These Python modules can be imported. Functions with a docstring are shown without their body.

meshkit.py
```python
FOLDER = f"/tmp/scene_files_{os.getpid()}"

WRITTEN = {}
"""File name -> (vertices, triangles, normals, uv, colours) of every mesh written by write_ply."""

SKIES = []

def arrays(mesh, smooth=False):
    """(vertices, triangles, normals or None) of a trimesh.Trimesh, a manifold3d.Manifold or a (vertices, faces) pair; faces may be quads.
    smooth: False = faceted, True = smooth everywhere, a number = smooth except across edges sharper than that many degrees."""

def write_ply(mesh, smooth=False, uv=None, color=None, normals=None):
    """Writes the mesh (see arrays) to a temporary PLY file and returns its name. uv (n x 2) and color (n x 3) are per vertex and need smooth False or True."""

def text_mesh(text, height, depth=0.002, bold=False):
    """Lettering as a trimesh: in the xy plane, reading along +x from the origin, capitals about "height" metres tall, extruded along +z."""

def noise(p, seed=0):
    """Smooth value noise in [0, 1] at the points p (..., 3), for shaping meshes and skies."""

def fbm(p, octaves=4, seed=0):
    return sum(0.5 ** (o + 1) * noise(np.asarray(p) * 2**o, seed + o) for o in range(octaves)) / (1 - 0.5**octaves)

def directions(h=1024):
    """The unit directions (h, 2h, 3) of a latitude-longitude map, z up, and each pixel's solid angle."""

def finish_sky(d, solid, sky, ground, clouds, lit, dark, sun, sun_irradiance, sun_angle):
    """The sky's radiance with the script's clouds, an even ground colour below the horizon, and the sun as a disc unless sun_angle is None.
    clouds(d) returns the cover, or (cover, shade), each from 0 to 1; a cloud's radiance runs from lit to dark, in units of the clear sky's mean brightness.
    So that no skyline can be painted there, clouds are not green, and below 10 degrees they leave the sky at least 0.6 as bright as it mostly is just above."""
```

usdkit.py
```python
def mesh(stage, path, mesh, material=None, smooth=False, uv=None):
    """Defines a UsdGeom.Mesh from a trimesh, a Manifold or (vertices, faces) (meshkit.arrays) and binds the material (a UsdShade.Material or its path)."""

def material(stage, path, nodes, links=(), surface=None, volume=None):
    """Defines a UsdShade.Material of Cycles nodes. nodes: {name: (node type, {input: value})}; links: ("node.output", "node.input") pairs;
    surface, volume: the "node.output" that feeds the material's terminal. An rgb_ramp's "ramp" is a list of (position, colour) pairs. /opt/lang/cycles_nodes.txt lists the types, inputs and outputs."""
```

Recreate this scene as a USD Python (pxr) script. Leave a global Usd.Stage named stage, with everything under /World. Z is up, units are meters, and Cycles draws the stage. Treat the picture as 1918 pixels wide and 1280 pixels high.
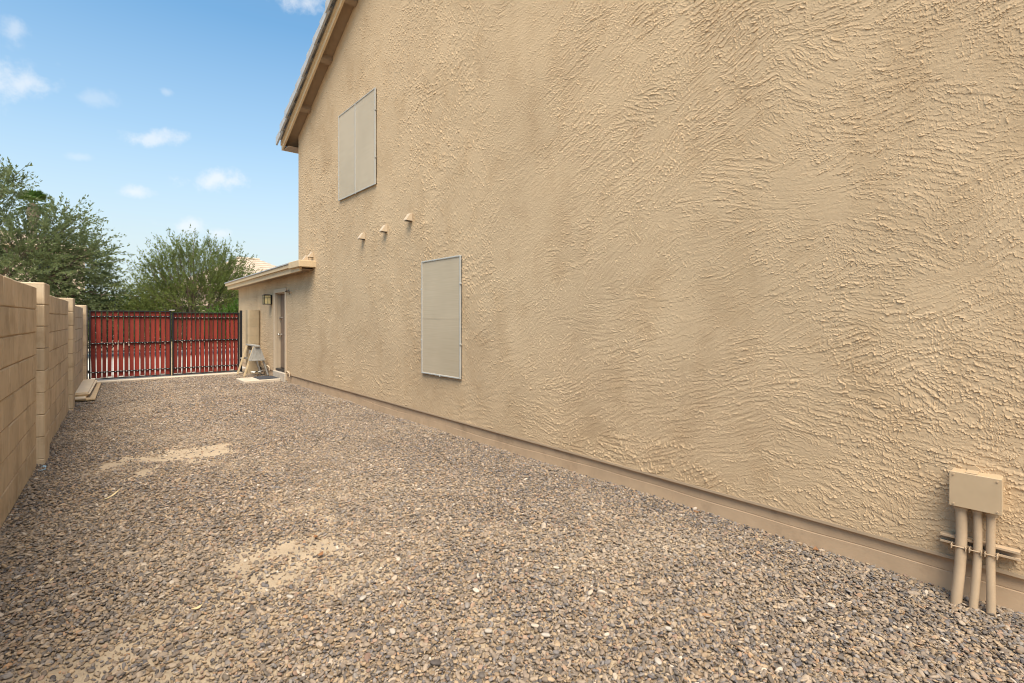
import math
import numpy as np
import trimesh
import usdkit, meshkit
from scipy.ndimage import gaussian_filter, map_coordinates
from pxr import Usd, UsdGeom, UsdLux, UsdShade, Gf, Sdf, Vt

# ------------------------------------------------------------------ camera, sky, sun
stage = Usd.Stage.CreateInMemory()
UsdGeom.SetStageUpAxis(stage, 'Z')
UsdGeom.Xform.Define(stage, '/World')
UsdGeom.Scope.Define(stage, '/World/Looks')
YAW = math.radians(40.62)
EYE = (0.0, 0.0, 1.43)
cam = UsdGeom.Camera.Define(stage, '/World/camera')
cy, sy = math.cos(YAW), math.sin(YAW)
m = Gf.Matrix4d(cy, -sy, 0, 0,  0, 0, 1, 0,  -sy, -cy, 0, 0,  EYE[0], EYE[1], EYE[2], 1)
cam.AddTransformOp().Set(m)
cam.CreateHorizontalApertureAttr(36.0)
cam.CreateVerticalApertureAttr(36.0 * 683 / 1024)
cam.CreateFocalLengthAttr(36.0 * 935 / 1918)
cam.CreateVerticalApertureOffsetAttr(-36.0 * 44 / 1918)
cam.CreateExposureAttr(2.3)
SUN_TO = np.array([-0.44, -0.68, 0.0])
SUN_ELEV = math.radians(60)
SUN_TO = SUN_TO / np.linalg.norm(SUN_TO)
SUN_DIR = np.array([SUN_TO[0] * math.cos(SUN_ELEV), SUN_TO[1] * math.cos(SUN_ELEV), math.sin(SUN_ELEV)])
sun = UsdLux.DistantLight.Define(stage, '/World/sun')
sun.CreateIntensityAttr(0.40)
sun.CreateAngleAttr(46.0)
sun.CreateColorAttr(Gf.Vec3f(1.0, 0.86, 0.69))
sun.CreateNormalizeAttr(True)
zax = Gf.Vec3d(*SUN_DIR)
rot = Gf.Rotation(Gf.Vec3d(0, 0, 1), zax)
sun.AddTransformOp().Set(Gf.Matrix4d().SetRotate(rot))


def sky_material():
    """Physical sky, paler towards the horizon, with a handful of small fair-weather clouds."""
    n = {'tc': ('texture_coordinate', {}),
         'sky': ('sky_texture', {'sky_type': 'single_scattering', 'sun_disc': False, 'sun_elevation': SUN_ELEV,
                                 'sun_rotation': math.atan2(SUN_DIR[0], SUN_DIR[1]), 'altitude': 300.0,
                                 'air_density': 1.0, 'aerosol_density': 1.0, 'ozone_density': 1.0}),
         'nz': ('noise_texture', {'scale': 16.0, 'detail': 6.0, 'roughness': 0.62}),
         'sep': ('separate_xyz', {}),
         'pale': ('rgb_ramp', {'ramp': SKY_PALE}),
         'mixp': ('mix_color', {'blend_type': 'mix', 'b': SKY_HORIZON, 'use_clamp': False}),
         'gain': ('mix_color', {'blend_type': 'multiply', 'fac': 1.0, 'b': SKY_TINT}),
         'bg': ('background_shader', {'strength': 0.05})}
    l = [('tc.generated', 'nz.vector'), ('tc.generated', 'sep.vector'), ('sep.z', 'pale.fac'), ('pale.color', 'mixp.fac'),
         ('sky.color', 'gain.a'), ('gain.result', 'mixp.a')]
    f = 935.0
    right, fwd = np.array([cy, -sy, 0]), np.array([sy, cy, 0])
    last = None
    for i, (px, py, rx, ry, tilt, k) in enumerate(CLOUDS):
        d = fwd + right * (px - 959) / f + np.array([0, 0, 1]) * (596 - py) / f
        L = np.linalg.norm(d); d = d / L
        a = np.cross(d, [0, 0, 1]); a /= np.linalg.norm(a); b = np.cross(a, d)
        t = math.radians(tilt); a, b = a * math.cos(t) - b * math.sin(t), a * math.sin(t) + b * math.cos(t)
        ra, rb = rx / f / L * 0.9, ry / f / L
        p = f'c{i}'
        n[p + 'a'] = ('vector_math', {'math_type': 'dot_product', 'vector2': tuple(a / ra)})
        n[p + 'b'] = ('vector_math', {'math_type': 'dot_product', 'vector2': tuple(b / rb)})
        n[p + 'v'] = ('combine_xyz', {})
        n[p + 'l'] = ('vector_math', {'math_type': 'length'})
        n[p + 's'] = ('math', {'math_type': 'multiply_add', 'value2': 3.4, 'value3': -1.55})   # noise -> offset
        n[p + 'o'] = ('math', {'math_type': 'add'})
        n[p + 'r'] = ('map_range', {'range_type': 'smoothstep', 'from_min': 1.22, 'from_max': 0.22, 'to_min': 0.0, 'to_max': k * 0.75, 'clamp': True})
        l += [('tc.generated', p + 'a.vector1'), ('tc.generated', p + 'b.vector1'), (p + 'a.value', p + 'v.x'), (p + 'b.value', p + 'v.y'),
              (p + 'v.vector', p + 'l.vector1'), ('nz.fac', p + 's.value1'), (p + 'l.value', p + 'o.value1'), (p + 's.value', p + 'o.value2'),
              (p + 'o.value', p + 'r.value')]
        if last is None:
            last = p + 'r.result'
        else:
            n[p + 'm'] = ('math', {'math_type': 'maximum'})
            l += [(last, p + 'm.value1'), (p + 'r.result', p + 'm.value2')]
            last = p + 'm.value'
    n['cl'] = ('mix_color', {'blend_type': 'mix', 'b': CLOUD_COL, 'use_clamp': False})
    l += [(last, 'cl.fac'), ('mixp.result', 'cl.a'), ('cl.result', 'bg.color')]
    return usdkit.material(stage, '/World/Looks/sky', n, l, surface='bg.background')


SKY_PALE = [(0.0, (0.95,) * 3), (0.12, (0.85,) * 3), (0.30, (0.42,) * 3), (0.47, (0.15,) * 3), (1.0, (0.0,) * 3)]
SKY_HORIZON = (3.3, 3.5, 3.4)
SKY_TINT = (0.33, 0.83, 0.97)
CLOUD_COL = (4.1, 4.15, 4.2)
CLOUDS = [(552, 4, 62, 26, -4, 0.8), (30, 55, 34, 30, 30, 0.5), (30, 158, 100, 36, -14, 0.75), (170, 182, 40, 18, -10, 0.3),
          (282, 260, 52, 20, -16, 0.75), (398, 338, 80, 24, -4, 0.85), (248, 360, 42, 15, 0, 0.75), (345, 424, 58, 18, -4, 0.7), (410, 436, 34, 14, 0, 0.6), (148, 294, 30, 9, -8, 0.3), (312, 172, 15, 9, 0, 0.35)]
dome = UsdLux.DomeLight.Define(stage, '/World/sky')
UsdShade.MaterialBindingAPI.Apply(dome.GetPrim()).Bind(sky_material())
dome.GetPrim().SetCustomDataByKey('kind', 'structure')

# ------------------------------------------------------------------ helpers
COUNT = {}


def numbered(path):
    k = COUNT.get(path, 0)
    COUNT[path] = k + 1
    return path if k == 0 else f'{path}_{k:03d}'


def tag(p, label=None, cat=None, group=None, kind=None):
    p = p.GetPrim() if hasattr(p, 'GetPrim') else p
    for k, v in (('label', label), ('category', cat), ('group', group), ('kind', kind)):
        if v:
            p.SetCustomDataByKey(k, v)
    return p


def obj(name, mesh, mat, parent=None, smooth=False, label=None):
    base = parent.GetPath().pathString if parent is not None else '/World'
    p = usdkit.mesh(stage, numbered(f'{base}/{name}'), mesh, mat, smooth=smooth).GetPrim()
    if label:
        p.SetCustomDataByKey('label', label)
    return p


def thing(name, label, cat, loc=(0, 0, 0), rotz=0.0, group=None):
    x = UsdGeom.Xform.Define(stage, numbered('/World/' + name))
    x.AddTranslateOp().Set(Gf.Vec3d(*map(float, loc)))
    if rotz:
        x.AddRotateZOp().Set(float(rotz))
    return tag(x, label, cat, group)


def group_part(name, parent, loc=None, label=None):
    x = UsdGeom.Xform.Define(stage, numbered(parent.GetPath().pathString + '/' + name))
    if loc is not None:
        x.AddTranslateOp().Set(Gf.Vec3d(*map(float, loc)))
    if label:
        x.GetPrim().SetCustomDataByKey('label', label)
    return x.GetPrim()


def box(lo, hi):
    lo, hi = np.asarray(lo, float), np.asarray(hi, float)
    b = trimesh.creation.box(hi - lo)
    b.apply_translation((lo + hi) / 2)
    return b


def cbox(lo, hi, c=0.004):
    """A box with chamfered edges."""
    lo, hi = np.asarray(lo, float), np.asarray(hi, float)
    h, mid = (hi - lo) / 2, (hi + lo) / 2
    c = min(c, h.min() * 0.45)
    pts = []
    for k in range(3):
        q = h - c
        q[k] = h[k]
        for s in np.ndindex(2, 2, 2):
            pts.append(q * (np.array(s) * 2 - 1))
    return trimesh.convex.convex_hull(np.array(pts) + mid)


def beam(p, q, w, d, up=(0, 0, 1), c=0.003):
    """A bar from p to q, w wide, d deep."""
    p, q = np.asarray(p, float), np.asarray(q, float)
    t = q - p
    L = np.linalg.norm(t); t /= L
    a = np.cross(up, t)
    if np.linalg.norm(a) < 1e-6:
        a = np.cross([1, 0, 0], t)
    a /= np.linalg.norm(a); b = np.cross(t, a)
    m = cbox((-w / 2, -d / 2, 0), (w / 2, d / 2, L), c)
    T = np.eye(4); T[:3, 0], T[:3, 1], T[:3, 2], T[:3, 3] = a, b, t, p
    m.apply_transform(T)
    return m


def tube(points, radius, sides=10, caps=True):
    p = np.asarray(points, float)
    r = np.broadcast_to(radius, (len(p),))
    t = np.gradient(p, axis=0)
    t /= np.linalg.norm(t, axis=1, keepdims=True) + 1e-12
    ref = np.array([0, 0, 1.0]) if abs(t[:, 2]).max() < 0.9 else np.array([1.0, 0.13, 0.0])
    a = np.cross(t, ref); a /= np.linalg.norm(a, axis=1, keepdims=True) + 1e-12
    b = np.cross(t, a)
    ang = np.arange(sides) * 2 * np.pi / sides
    v = (p[:, None] + r[:, None, None] * (np.cos(ang)[None, :, None] * a[:, None] + np.sin(ang)[None, :, None] * b[:, None])).reshape(-1, 3)
    i, j = np.meshgrid(np.arange(len(p) - 1), np.arange(sides), indexing='ij')
    q = np.stack([i * sides + j, i * sides + (j + 1) % sides, (i + 1) * sides + (j + 1) % sides, (i + 1) * sides + j], -1).reshape(-1, 4)
    f = np.vstack([q[:, [0, 1, 2]], q[:, [0, 2, 3]]])
    if caps:
        n = len(v)
        v = np.vstack([v, p[:1], p[-1:]])
        k = np.arange(sides)
        f = np.vstack([f, np.stack([np.full(sides, n), (k + 1) % sides, k], 1),
                       np.stack([np.full(sides, n + 1), (len(p) - 1) * sides + k, (len(p) - 1) * sides + (k + 1) % sides], 1)])
    return trimesh.Trimesh(v, f, process=False)


def cat(ms):
    return trimesh.util.concatenate(list(ms))


def mat(name, nodes, links, surface='p.BSDF', volume=None):
    return usdkit.material(stage, '/World/Looks/' + name, nodes, links, surface=surface, volume=volume)


def plain(name, color, rough=0.6, metal=0.0, var=0.12, scale=9.0, bump=0.15, bscale=120.0, dist=0.002, spec=0.4, dirt=None):
    """A painted or bare surface with soft tone variation and a fine grain."""
    c = np.array(color)
    n = {'g': ('geometry', {}), 'n': ('noise_texture', {'scale': scale, 'detail': 5.0, 'roughness': 0.65}),
         'r': ('rgb_ramp', {'ramp': [(0.25, tuple(c * (1 - var))), (0.5, tuple(c)), (0.78, tuple(np.minimum(c * (1 + var), 1)))]}),
         'n2': ('noise_texture', {'scale': bscale, 'detail': 3.0}),
         'b': ('bump', {'strength': bump, 'distance': dist}),
         'p': ('principled_bsdf', {'roughness': rough, 'metallic': metal, 'specular_ior_level': spec})}
    l = [('g.position', 'n.vector'), ('g.position', 'n2.vector'), ('n.fac', 'r.fac'), ('n2.fac', 'b.height'), ('b.normal', 'p.normal')]
    if dirt:
        n['n3'] = ('noise_texture', {'scale': dirt[1], 'detail': 6.0, 'roughness': 0.7})
        n['mr'] = ('map_range', {'from_min': dirt[2], 'from_max': dirt[3], 'to_min': 0.0, 'to_max': dirt[4], 'clamp': True})
        n['mx'] = ('mix_color', {'b': dirt[0]})
        l += [('g.position', 'n3.vector'), ('n3.fac', 'mr.value'), ('mr.result', 'mx.fac'), ('r.color', 'mx.a'), ('mx.result', 'p.base_color')]
    else:
        l += [('r.color', 'p.base_color')]
    return mat(name, n, l)


# ------------------------------------------------------------------ materials
STUCCO = np.array((0.520, 0.380, 0.236))


def stucco_material(name, base, relief):
    n = {'g': ('geometry', {}),
         'big': ('noise_texture', {'scale': 0.9, 'detail': 5.0, 'roughness': 0.62}),
         'mp': ('mapping', {'scale': (1.0, 1.3, 0.95)}),
         'str': ('noise_texture', {'scale': 2.1, 'detail': 6.0, 'roughness': 0.66}),
         'r1': ('rgb_ramp', {'ramp': [(0.30, tuple(base * (0.88, 0.86, 0.84))), (0.46, tuple(base * 0.97)), (0.60, tuple(base * (1.03, 1.03, 1.03))), (0.75, tuple(base * (1.10, 1.11, 1.12)))]}),
         'r2': ('rgb_ramp', {'ramp': [(0.34, (0.88, 0.85, 0.81)), (0.52, (1, 1, 1)), (0.8, (1.0, 1.0, 1.0))]}),
         'mul': ('mix_color', {'blend_type': 'multiply', 'fac': 0.75}),
         'fine': ('noise_texture', {'scale': 60.0, 'detail': 4.0, 'roughness': 0.7}),
         'rf': ('rgb_ramp', {'ramp': [(0.3, (0.90, 0.89, 0.88)), (0.7, (1.06, 1.06, 1.06))]}),
         'mul2': ('mix_color', {'blend_type': 'multiply', 'fac': 1.0, 'use_clamp': False}),
         'bn': ('noise_texture', {'scale': 260.0, 'detail': 3.0, 'roughness': 0.6}),
         'b': ('bump', {'strength': relief, 'distance': 0.002}),
         'p': ('principled_bsdf', {'roughness': 0.9, 'specular_ior_level': 0.2})}
    l = [('g.position', 'big.vector'), ('g.position', 'mp.vector'), ('mp.vector', 'str.vector'), ('g.position', 'fine.vector'), ('g.position', 'bn.vector'),
         ('big.fac', 'r1.fac'), ('str.fac', 'r2.fac'), ('r1.color', 'mul.a'), ('r2.color', 'mul.b'), ('fine.fac', 'rf.fac'), ('mul.result', 'mul2.a'), ('rf.color', 'mul2.b'),
         ('bn.fac', 'b.height'), ('b.normal', 'p.normal'), ('mul2.result', 'p.base_color')]
    return mat(name, n, l)


M_stucco = stucco_material('stucco', STUCCO, 0.5)
M_foundation = plain('foundation_paint', (0.50, 0.35, 0.22), 0.75, var=0.12, scale=5, bump=0.35, bscale=70, dirt=((0.20, 0.13, 0.08), 3.2, 0.55, 0.8, 0.6))
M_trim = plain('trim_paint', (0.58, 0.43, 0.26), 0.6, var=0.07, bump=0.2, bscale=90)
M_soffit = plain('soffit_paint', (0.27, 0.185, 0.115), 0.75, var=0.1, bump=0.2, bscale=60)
M_box = plain('beige_metal_paint', (0.47, 0.345, 0.215), 0.5, var=0.05, scale=12, bump=0.1, bscale=300, dist=0.0005)
M_conduit = plain('conduit_paint', (0.45, 0.33, 0.215), 0.5, var=0.12, scale=8, bump=0.15, bscale=150, dist=0.001, dirt=((0.30, 0.21, 0.13), 7.0, 0.5, 0.8, 0.5))
M_screen = None
M_frame = plain('screen_frame_metal', (0.40, 0.385, 0.35), 0.4, metal=0.0, var=0.06, bump=0.05)
M_flash = plain('flashing', (0.42, 0.31, 0.205), 0.55, var=0.08)
M_black = plain('black_paint', (0.016, 0.016, 0.017), 0.38, var=0.25, scale=20, bump=0.2, dist=0.001)
M_rooftile = plain('grey_roof_tile', (0.40, 0.40, 0.40), 0.75, var=0.22, scale=6, bump=0.4, bscale=60, dirt=((0.20, 0.19, 0.18), 5.0, 0.55, 0.85, 0.6))
M_door = plain('door_paint', (0.17, 0.115, 0.08), 0.45, var=0.08, bump=0.1)
M_jamb = plain('jamb_paint', (0.54, 0.42, 0.29), 0.5, var=0.06)
M_steel = plain('satin_nickel', (0.62, 0.58, 0.52), 0.3, metal=1.0, var=0.05)
M_screw = plain('zinc_screw', (0.70, 0.70, 0.68), 0.35, metal=0.6, var=0.05)
M_concrete = plain('concrete', (0.50, 0.42, 0.33), 0.9, var=0.12, scale=6, bump=0.4, bscale=140, dirt=((0.34, 0.28, 0.21), 4, 0.5, 0.75, 0.6))
M_drive = plain('pale_concrete', (0.55, 0.51, 0.45), 0.9, var=0.1, scale=2)
M_mat = plain('rubber_mat', (0.045, 0.047, 0.055), 0.85, var=0.3, scale=30, bump=0.6, bscale=200, dist=0.004)
M_paper = plain('white_paper', (0.75, 0.74, 0.70), 0.8, var=0.06)
M_whitestone = plain('white_stone', (0.36, 0.32, 0.275), 0.7, var=0.15, scale=30)
M_blue = plain('blue_plastic', (0.32, 0.50, 0.62), 0.5, var=0.2, scale=40)
M_leafdry = plain('dry_leaf', (0.22, 0.105, 0.045), 0.8, var=0.35, scale=40)
M_straw = plain('straw', (0.60, 0.47, 0.26), 0.8, var=0.2, scale=40)
M_boardpaint = plain('painted_board', (0.66, 0.53, 0.37), 0.65, var=0.08, scale=4, dirt=((0.42, 0.34, 0.26), 6, 0.55, 0.8, 0.5))
M_boardraw = plain('raw_board', (0.50, 0.36, 0.21), 0.8, var=0.15, scale=8)
M_bark = plain('bark', (0.13, 0.095, 0.065), 0.95, var=0.3, scale=10, bump=0.8, bscale=40, dist=0.01)
M_palmtrunk = plain('palm_trunk', (0.22, 0.17, 0.115), 0.95, var=0.3, scale=8)
M_beigewall = plain('far_stucco', (0.52, 0.40, 0.29), 0.9, var=0.06, scale=1)
M_glass_dark = plain('far_glass', (0.05, 0.06, 0.07), 0.1, var=0.05)


def screen_material():
    n = {'g': ('geometry', {}),
         'mp': ('mapping', {'scale': (1, 1.0, 60.0)}),
         'w': ('noise_texture', {'scale': 2.0, 'detail': 3.0}),
         'r': ('rgb_ramp', {'ramp': [(0.3, (0.46, 0.37, 0.255)), (0.7, (0.51, 0.415, 0.29))]}),
         'n': ('noise_texture', {'scale': 1.3, 'detail': 3.0}),
         'r2': ('rgb_ramp', {'ramp': [(0.35, (0.90, 0.90, 0.89)), (0.65, (1.0, 1.0, 1.0))]}),
         'mul': ('mix_color', {'blend_type': 'multiply', 'fac': 1.0}),
         'p': ('principled_bsdf', {'roughness': 0.55, 'specular_ior_level': 0.5})}
    l = [('g.position', 'mp.vector'), ('mp.vector', 'w.vector'), ('w.fac', 'r.fac'), ('g.position', 'n.vector'), ('n.fac', 'r2.fac'),
         ('r.color', 'mul.a'), ('r2.color', 'mul.b'), ('mul.result', 'p.base_color')]
    return mat('sun_screen_fabric', n, l)


M_screen = screen_material()


def block_material(i, tone):
    c = np.array((0.54, 0.42, 0.285)) * tone
    n = {'g': ('geometry', {}),
         'n': ('noise_texture', {'scale': 2.4, 'detail': 6.0, 'roughness': 0.65}),
         'r': ('rgb_ramp', {'ramp': [(0.3, tuple(c * 0.86)), (0.55, tuple(c)), (0.75, tuple(c * 1.09))]}),
         'mp': ('mapping', {'scale': (60.0, 60.0, 3.0)}),
         's': ('noise_texture', {'scale': 1.0, 'detail': 3.0}),
         'rs': ('rgb_ramp', {'ramp': [(0.3, (0.88, 0.88, 0.87)), (0.6, (1.0, 1.0, 1.0))]}),
         'mul': ('mix_color', {'blend_type': 'multiply', 'fac': 1.0}),
         'st': ('noise_texture', {'scale': 3.1, 'detail': 7.0, 'roughness': 0.72}),
         'rst': ('rgb_ramp', {'ramp': [(0.36, (0.74, 0.71, 0.67)), (0.50, (1.0, 1.0, 1.0)), (0.62, (1.0, 1.0, 1.0)), (0.74, (1.22, 1.25, 1.30))]}),
         'mul3': ('mix_color', {'blend_type': 'multiply', 'fac': 0.7, 'use_clamp': False}),
         'n2': ('noise_texture', {'scale': 90.0, 'detail': 4.0, 'roughness': 0.7}),
         'b': ('bump', {'strength': 0.9, 'distance': 0.004}),
         'p': ('principled_bsdf', {'roughness': 0.92, 'specular_ior_level': 0.2})}
    l = [('g.position', 'n.vector'), ('n.fac', 'r.fac'), ('g.position', 'mp.vector'), ('mp.vector', 's.vector'), ('s.fac', 'rs.fac'),
         ('r.color', 'mul.a'), ('rs.color', 'mul.b'), ('g.position', 'st.vector'), ('st.fac', 'rst.fac'), ('mul.result', 'mul3.a'), ('rst.color', 'mul3.b'), ('mul3.result', 'p.base_color'),
         ('g.position', 'n2.vector'), ('n2.fac', 'b.height'), ('b.normal', 'p.normal')]
    return mat(f'block_{i}', n, l)


M_blocks = [block_material(i, t) for i, t in enumerate((0.94, 0.98, 1.0, 1.04, 1.07))]
M_mortar = plain('mortar', (0.30, 0.215, 0.13), 0.95, var=0.15, scale=20)


def red_material(i, tone):
    c = np.array((0.27, 0.034, 0.020)) * tone
    n = {'g': ('geometry', {}),
         'mp': ('mapping', {'scale': (22.0, 22.0, 1.6)}),
         'n': ('noise_texture', {'scale': 2.0, 'detail': 5.0, 'roughness': 0.7}),
         'r': ('rgb_ramp', {'ramp': [(0.28, tuple(c * 0.72)), (0.5, tuple(c)), (0.75, tuple(c * (1.18, 1.3, 1.3)))]}),
         'n3': ('noise_texture', {'scale': 5.0, 'detail': 6.0, 'roughness': 0.7}),
         'mr': ('map_range', {'from_min': 0.66, 'from_max': 0.78, 'to_min': 0.0, 'to_max': 0.55, 'clamp': True}),
         'mx': ('mix_color', {'b': (0.42, 0.19, 0.15)}),
         'b': ('bump', {'strength': 0.4, 'distance': 0.002}),
         'p': ('principled_bsdf', {'roughness': 0.6, 'specular_ior_level': 0.35})}
    l = [('g.position', 'mp.vector'), ('mp.vector', 'n.vector'), ('n.fac', 'r.fac'), ('g.position', 'n3.vector'), ('n3.fac', 'mr.value'), ('mr.result', 'mx.fac'),
         ('r.color', 'mx.a'), ('mx.result', 'p.base_color'), ('n.fac', 'b.height'), ('b.normal', 'p.normal')]
    return mat(f'red_board_{i}', n, l)


M_red = [red_material(i, t) for i, t in enumerate((0.62, 0.78, 0.90, 1.0))]


def wood_material():
    n = {'g': ('geometry', {}),
         'mp': ('mapping', {'scale': (40.0, 40.0, 3.0)}),
         'n': ('noise_texture', {'scale': 1.5, 'detail': 5.0, 'roughness': 0.7}),
         'r': ('rgb_ramp', {'ramp': [(0.3, (0.17, 0.155, 0.135)), (0.5, (0.33, 0.31, 0.275)), (0.75, (0.44, 0.42, 0.37))]}),
         'b': ('bump', {'strength': 0.5, 'distance': 0.002}),
         'p': ('principled_bsdf', {'roughness': 0.85})}
    l = [('g.position', 'mp.vector'), ('mp.vector', 'n.vector'), ('n.fac', 'r.fac'), ('r.color', 'p.base_color'), ('n.fac', 'b.height'), ('b.normal', 'p.normal')]
    return mat('weathered_wood', n, l)


M_wood = wood_material()
M_woodedge = plain('yellow_wood', (0.55, 0.42, 0.25), 0.8, var=0.15, scale=15)


def foliage_material(name, cols, trans=0.35):
    n = {'g': ('geometry', {}),
         'r': ('rgb_ramp', {'ramp': [(i / (len(cols) - 1), c) for i, c in enumerate(cols)]}),
         'n': ('noise_texture', {'scale': 1.1, 'detail': 3.0}),
         'rn': ('rgb_ramp', {'ramp': [(0.3, (0.72, 0.74, 0.72)), (0.7, (1.2, 1.18, 1.1))]}),
         'mul': ('mix_color', {'blend_type': 'multiply', 'fac': 1.0, 'use_clamp': False}),
         'p': ('principled_bsdf', {'roughness': 0.5, 'specular_ior_level': 0.35}),
         't': ('translucent_bsdf', {}),
         'mix': ('mix_closure', {'fac': trans})}
    l = [('g.random_per_island', 'r.fac'), ('g.position', 'n.vector'), ('n.fac', 'rn.fac'), ('r.color', 'mul.a'), ('rn.color', 'mul.b'),
         ('mul.result', 'p.base_color'), ('mul.result', 't.color'), ('p.BSDF', 'mix.closure1'), ('t.BSDF', 'mix.closure2')]
    return mat(name, n, l, surface='mix.closure')


M_leaf1 = foliage_material('olive_leaf', [(0.18, 0.21, 0.09), (0.28, 0.31, 0.135), (0.38, 0.39, 0.20), (0.48, 0.46, 0.29)], 0.5)
M_leaf2 = foliage_material('feathery_leaf', [(0.16, 0.19, 0.05), (0.27, 0.31, 0.075), (0.38, 0.39, 0.12), (0.45, 0.42, 0.19)], 0.5)
M_leaf3 = foliage_material('bright_leaf', [(0.08, 0.15, 0.02), (0.13, 0.22, 0.035), (0.19, 0.28, 0.055)], 0.45)
M_leafpalm = foliage_material('palm_leaf', [(0.09, 0.15, 0.03), (0.17, 0.22, 0.05)])
M_leafdark = foliage_material('hedge_leaf', [(0.05, 0.085, 0.024), (0.09, 0.135, 0.035), (0.13, 0.175, 0.05)])

SAND = np.array((0.43, 0.34, 0.24))


def ground_material():
    n = {'g': ('geometry', {}),
         'n': ('noise_texture', {'scale': 3.0, 'detail': 8.0, 'roughness': 0.7}),
         'r': ('rgb_ramp', {'ramp': [(0.3, tuple(SAND * 0.70)), (0.5, tuple(SAND * 0.92)), (0.7, tuple(SAND * 1.08))]}),
         'v': ('noise_texture', {'scale': 140.0, 'detail': 4.0, 'roughness': 0.7}),
         'rv': ('rgb_ramp', {'ramp': [(0.3, (0.72, 0.72, 0.72)), (0.65, (1.05, 1.05, 1.05))]}),
         'mul': ('mix_color', {'blend_type': 'multiply', 'fac': 1.0, 'use_clamp': False}),
         'b': ('bump', {'strength': 0.6, 'distance': 0.006}),
         'p': ('principled_bsdf', {'roughness': 0.95, 'specular_ior_level': 0.1})}
    l = [('g.position', 'n.vector'), ('n.fac', 'r.fac'), ('g.position', 'v.vector'), ('v.fac', 'rv.fac'), ('r.color', 'mul.a'), ('rv.color', 'mul.b'),
         ('mul.result', 'p.base_color'), ('v.fac', 'b.height'), ('b.normal', 'p.normal')]
    return mat('sandy_soil', n, l)


M_ground = ground_material()


def pebble_material(i, ramp):
    n = {'oi': ('object_info', {}), 'g': ('geometry', {}),
         'r': ('rgb_ramp', {'ramp': ramp}),
         'n': ('noise_texture', {'scale': 70.0, 'detail': 4.0, 'roughness': 0.6}),
         'rn': ('rgb_ramp', {'ramp': [(0.3, (0.80, 0.80, 0.80)), (0.7, (1.15, 1.15, 1.15))]}),
         'mul': ('mix_color', {'blend_type': 'multiply', 'fac': 1.0, 'use_clamp': False}),
         'big': ('noise_texture', {'scale': 0.8, 'detail': 3.0}),
         'mr': ('map_range', {'from_min': 0.45, 'from_max': 0.75, 'to_min': 0.0, 'to_max': 0.35, 'clamp': True}),
         'dust': ('mix_color', {'b': tuple(SAND * 0.95)}),
         'p': ('principled_bsdf', {'roughness': 0.7, 'specular_ior_level': 0.3})}
    l = [('oi.random', 'r.fac'), ('g.position', 'n.vector'), ('n.fac', 'rn.fac'), ('r.color', 'mul.a'), ('rn.color', 'mul.b'),
         ('g.position', 'big.vector'), ('big.fac', 'mr.value'), ('mr.result', 'dust.fac'), ('mul.result', 'dust.a'), ('dust.result', 'p.base_color')]
    return mat(f'pebble_{i}', n, l)


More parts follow.
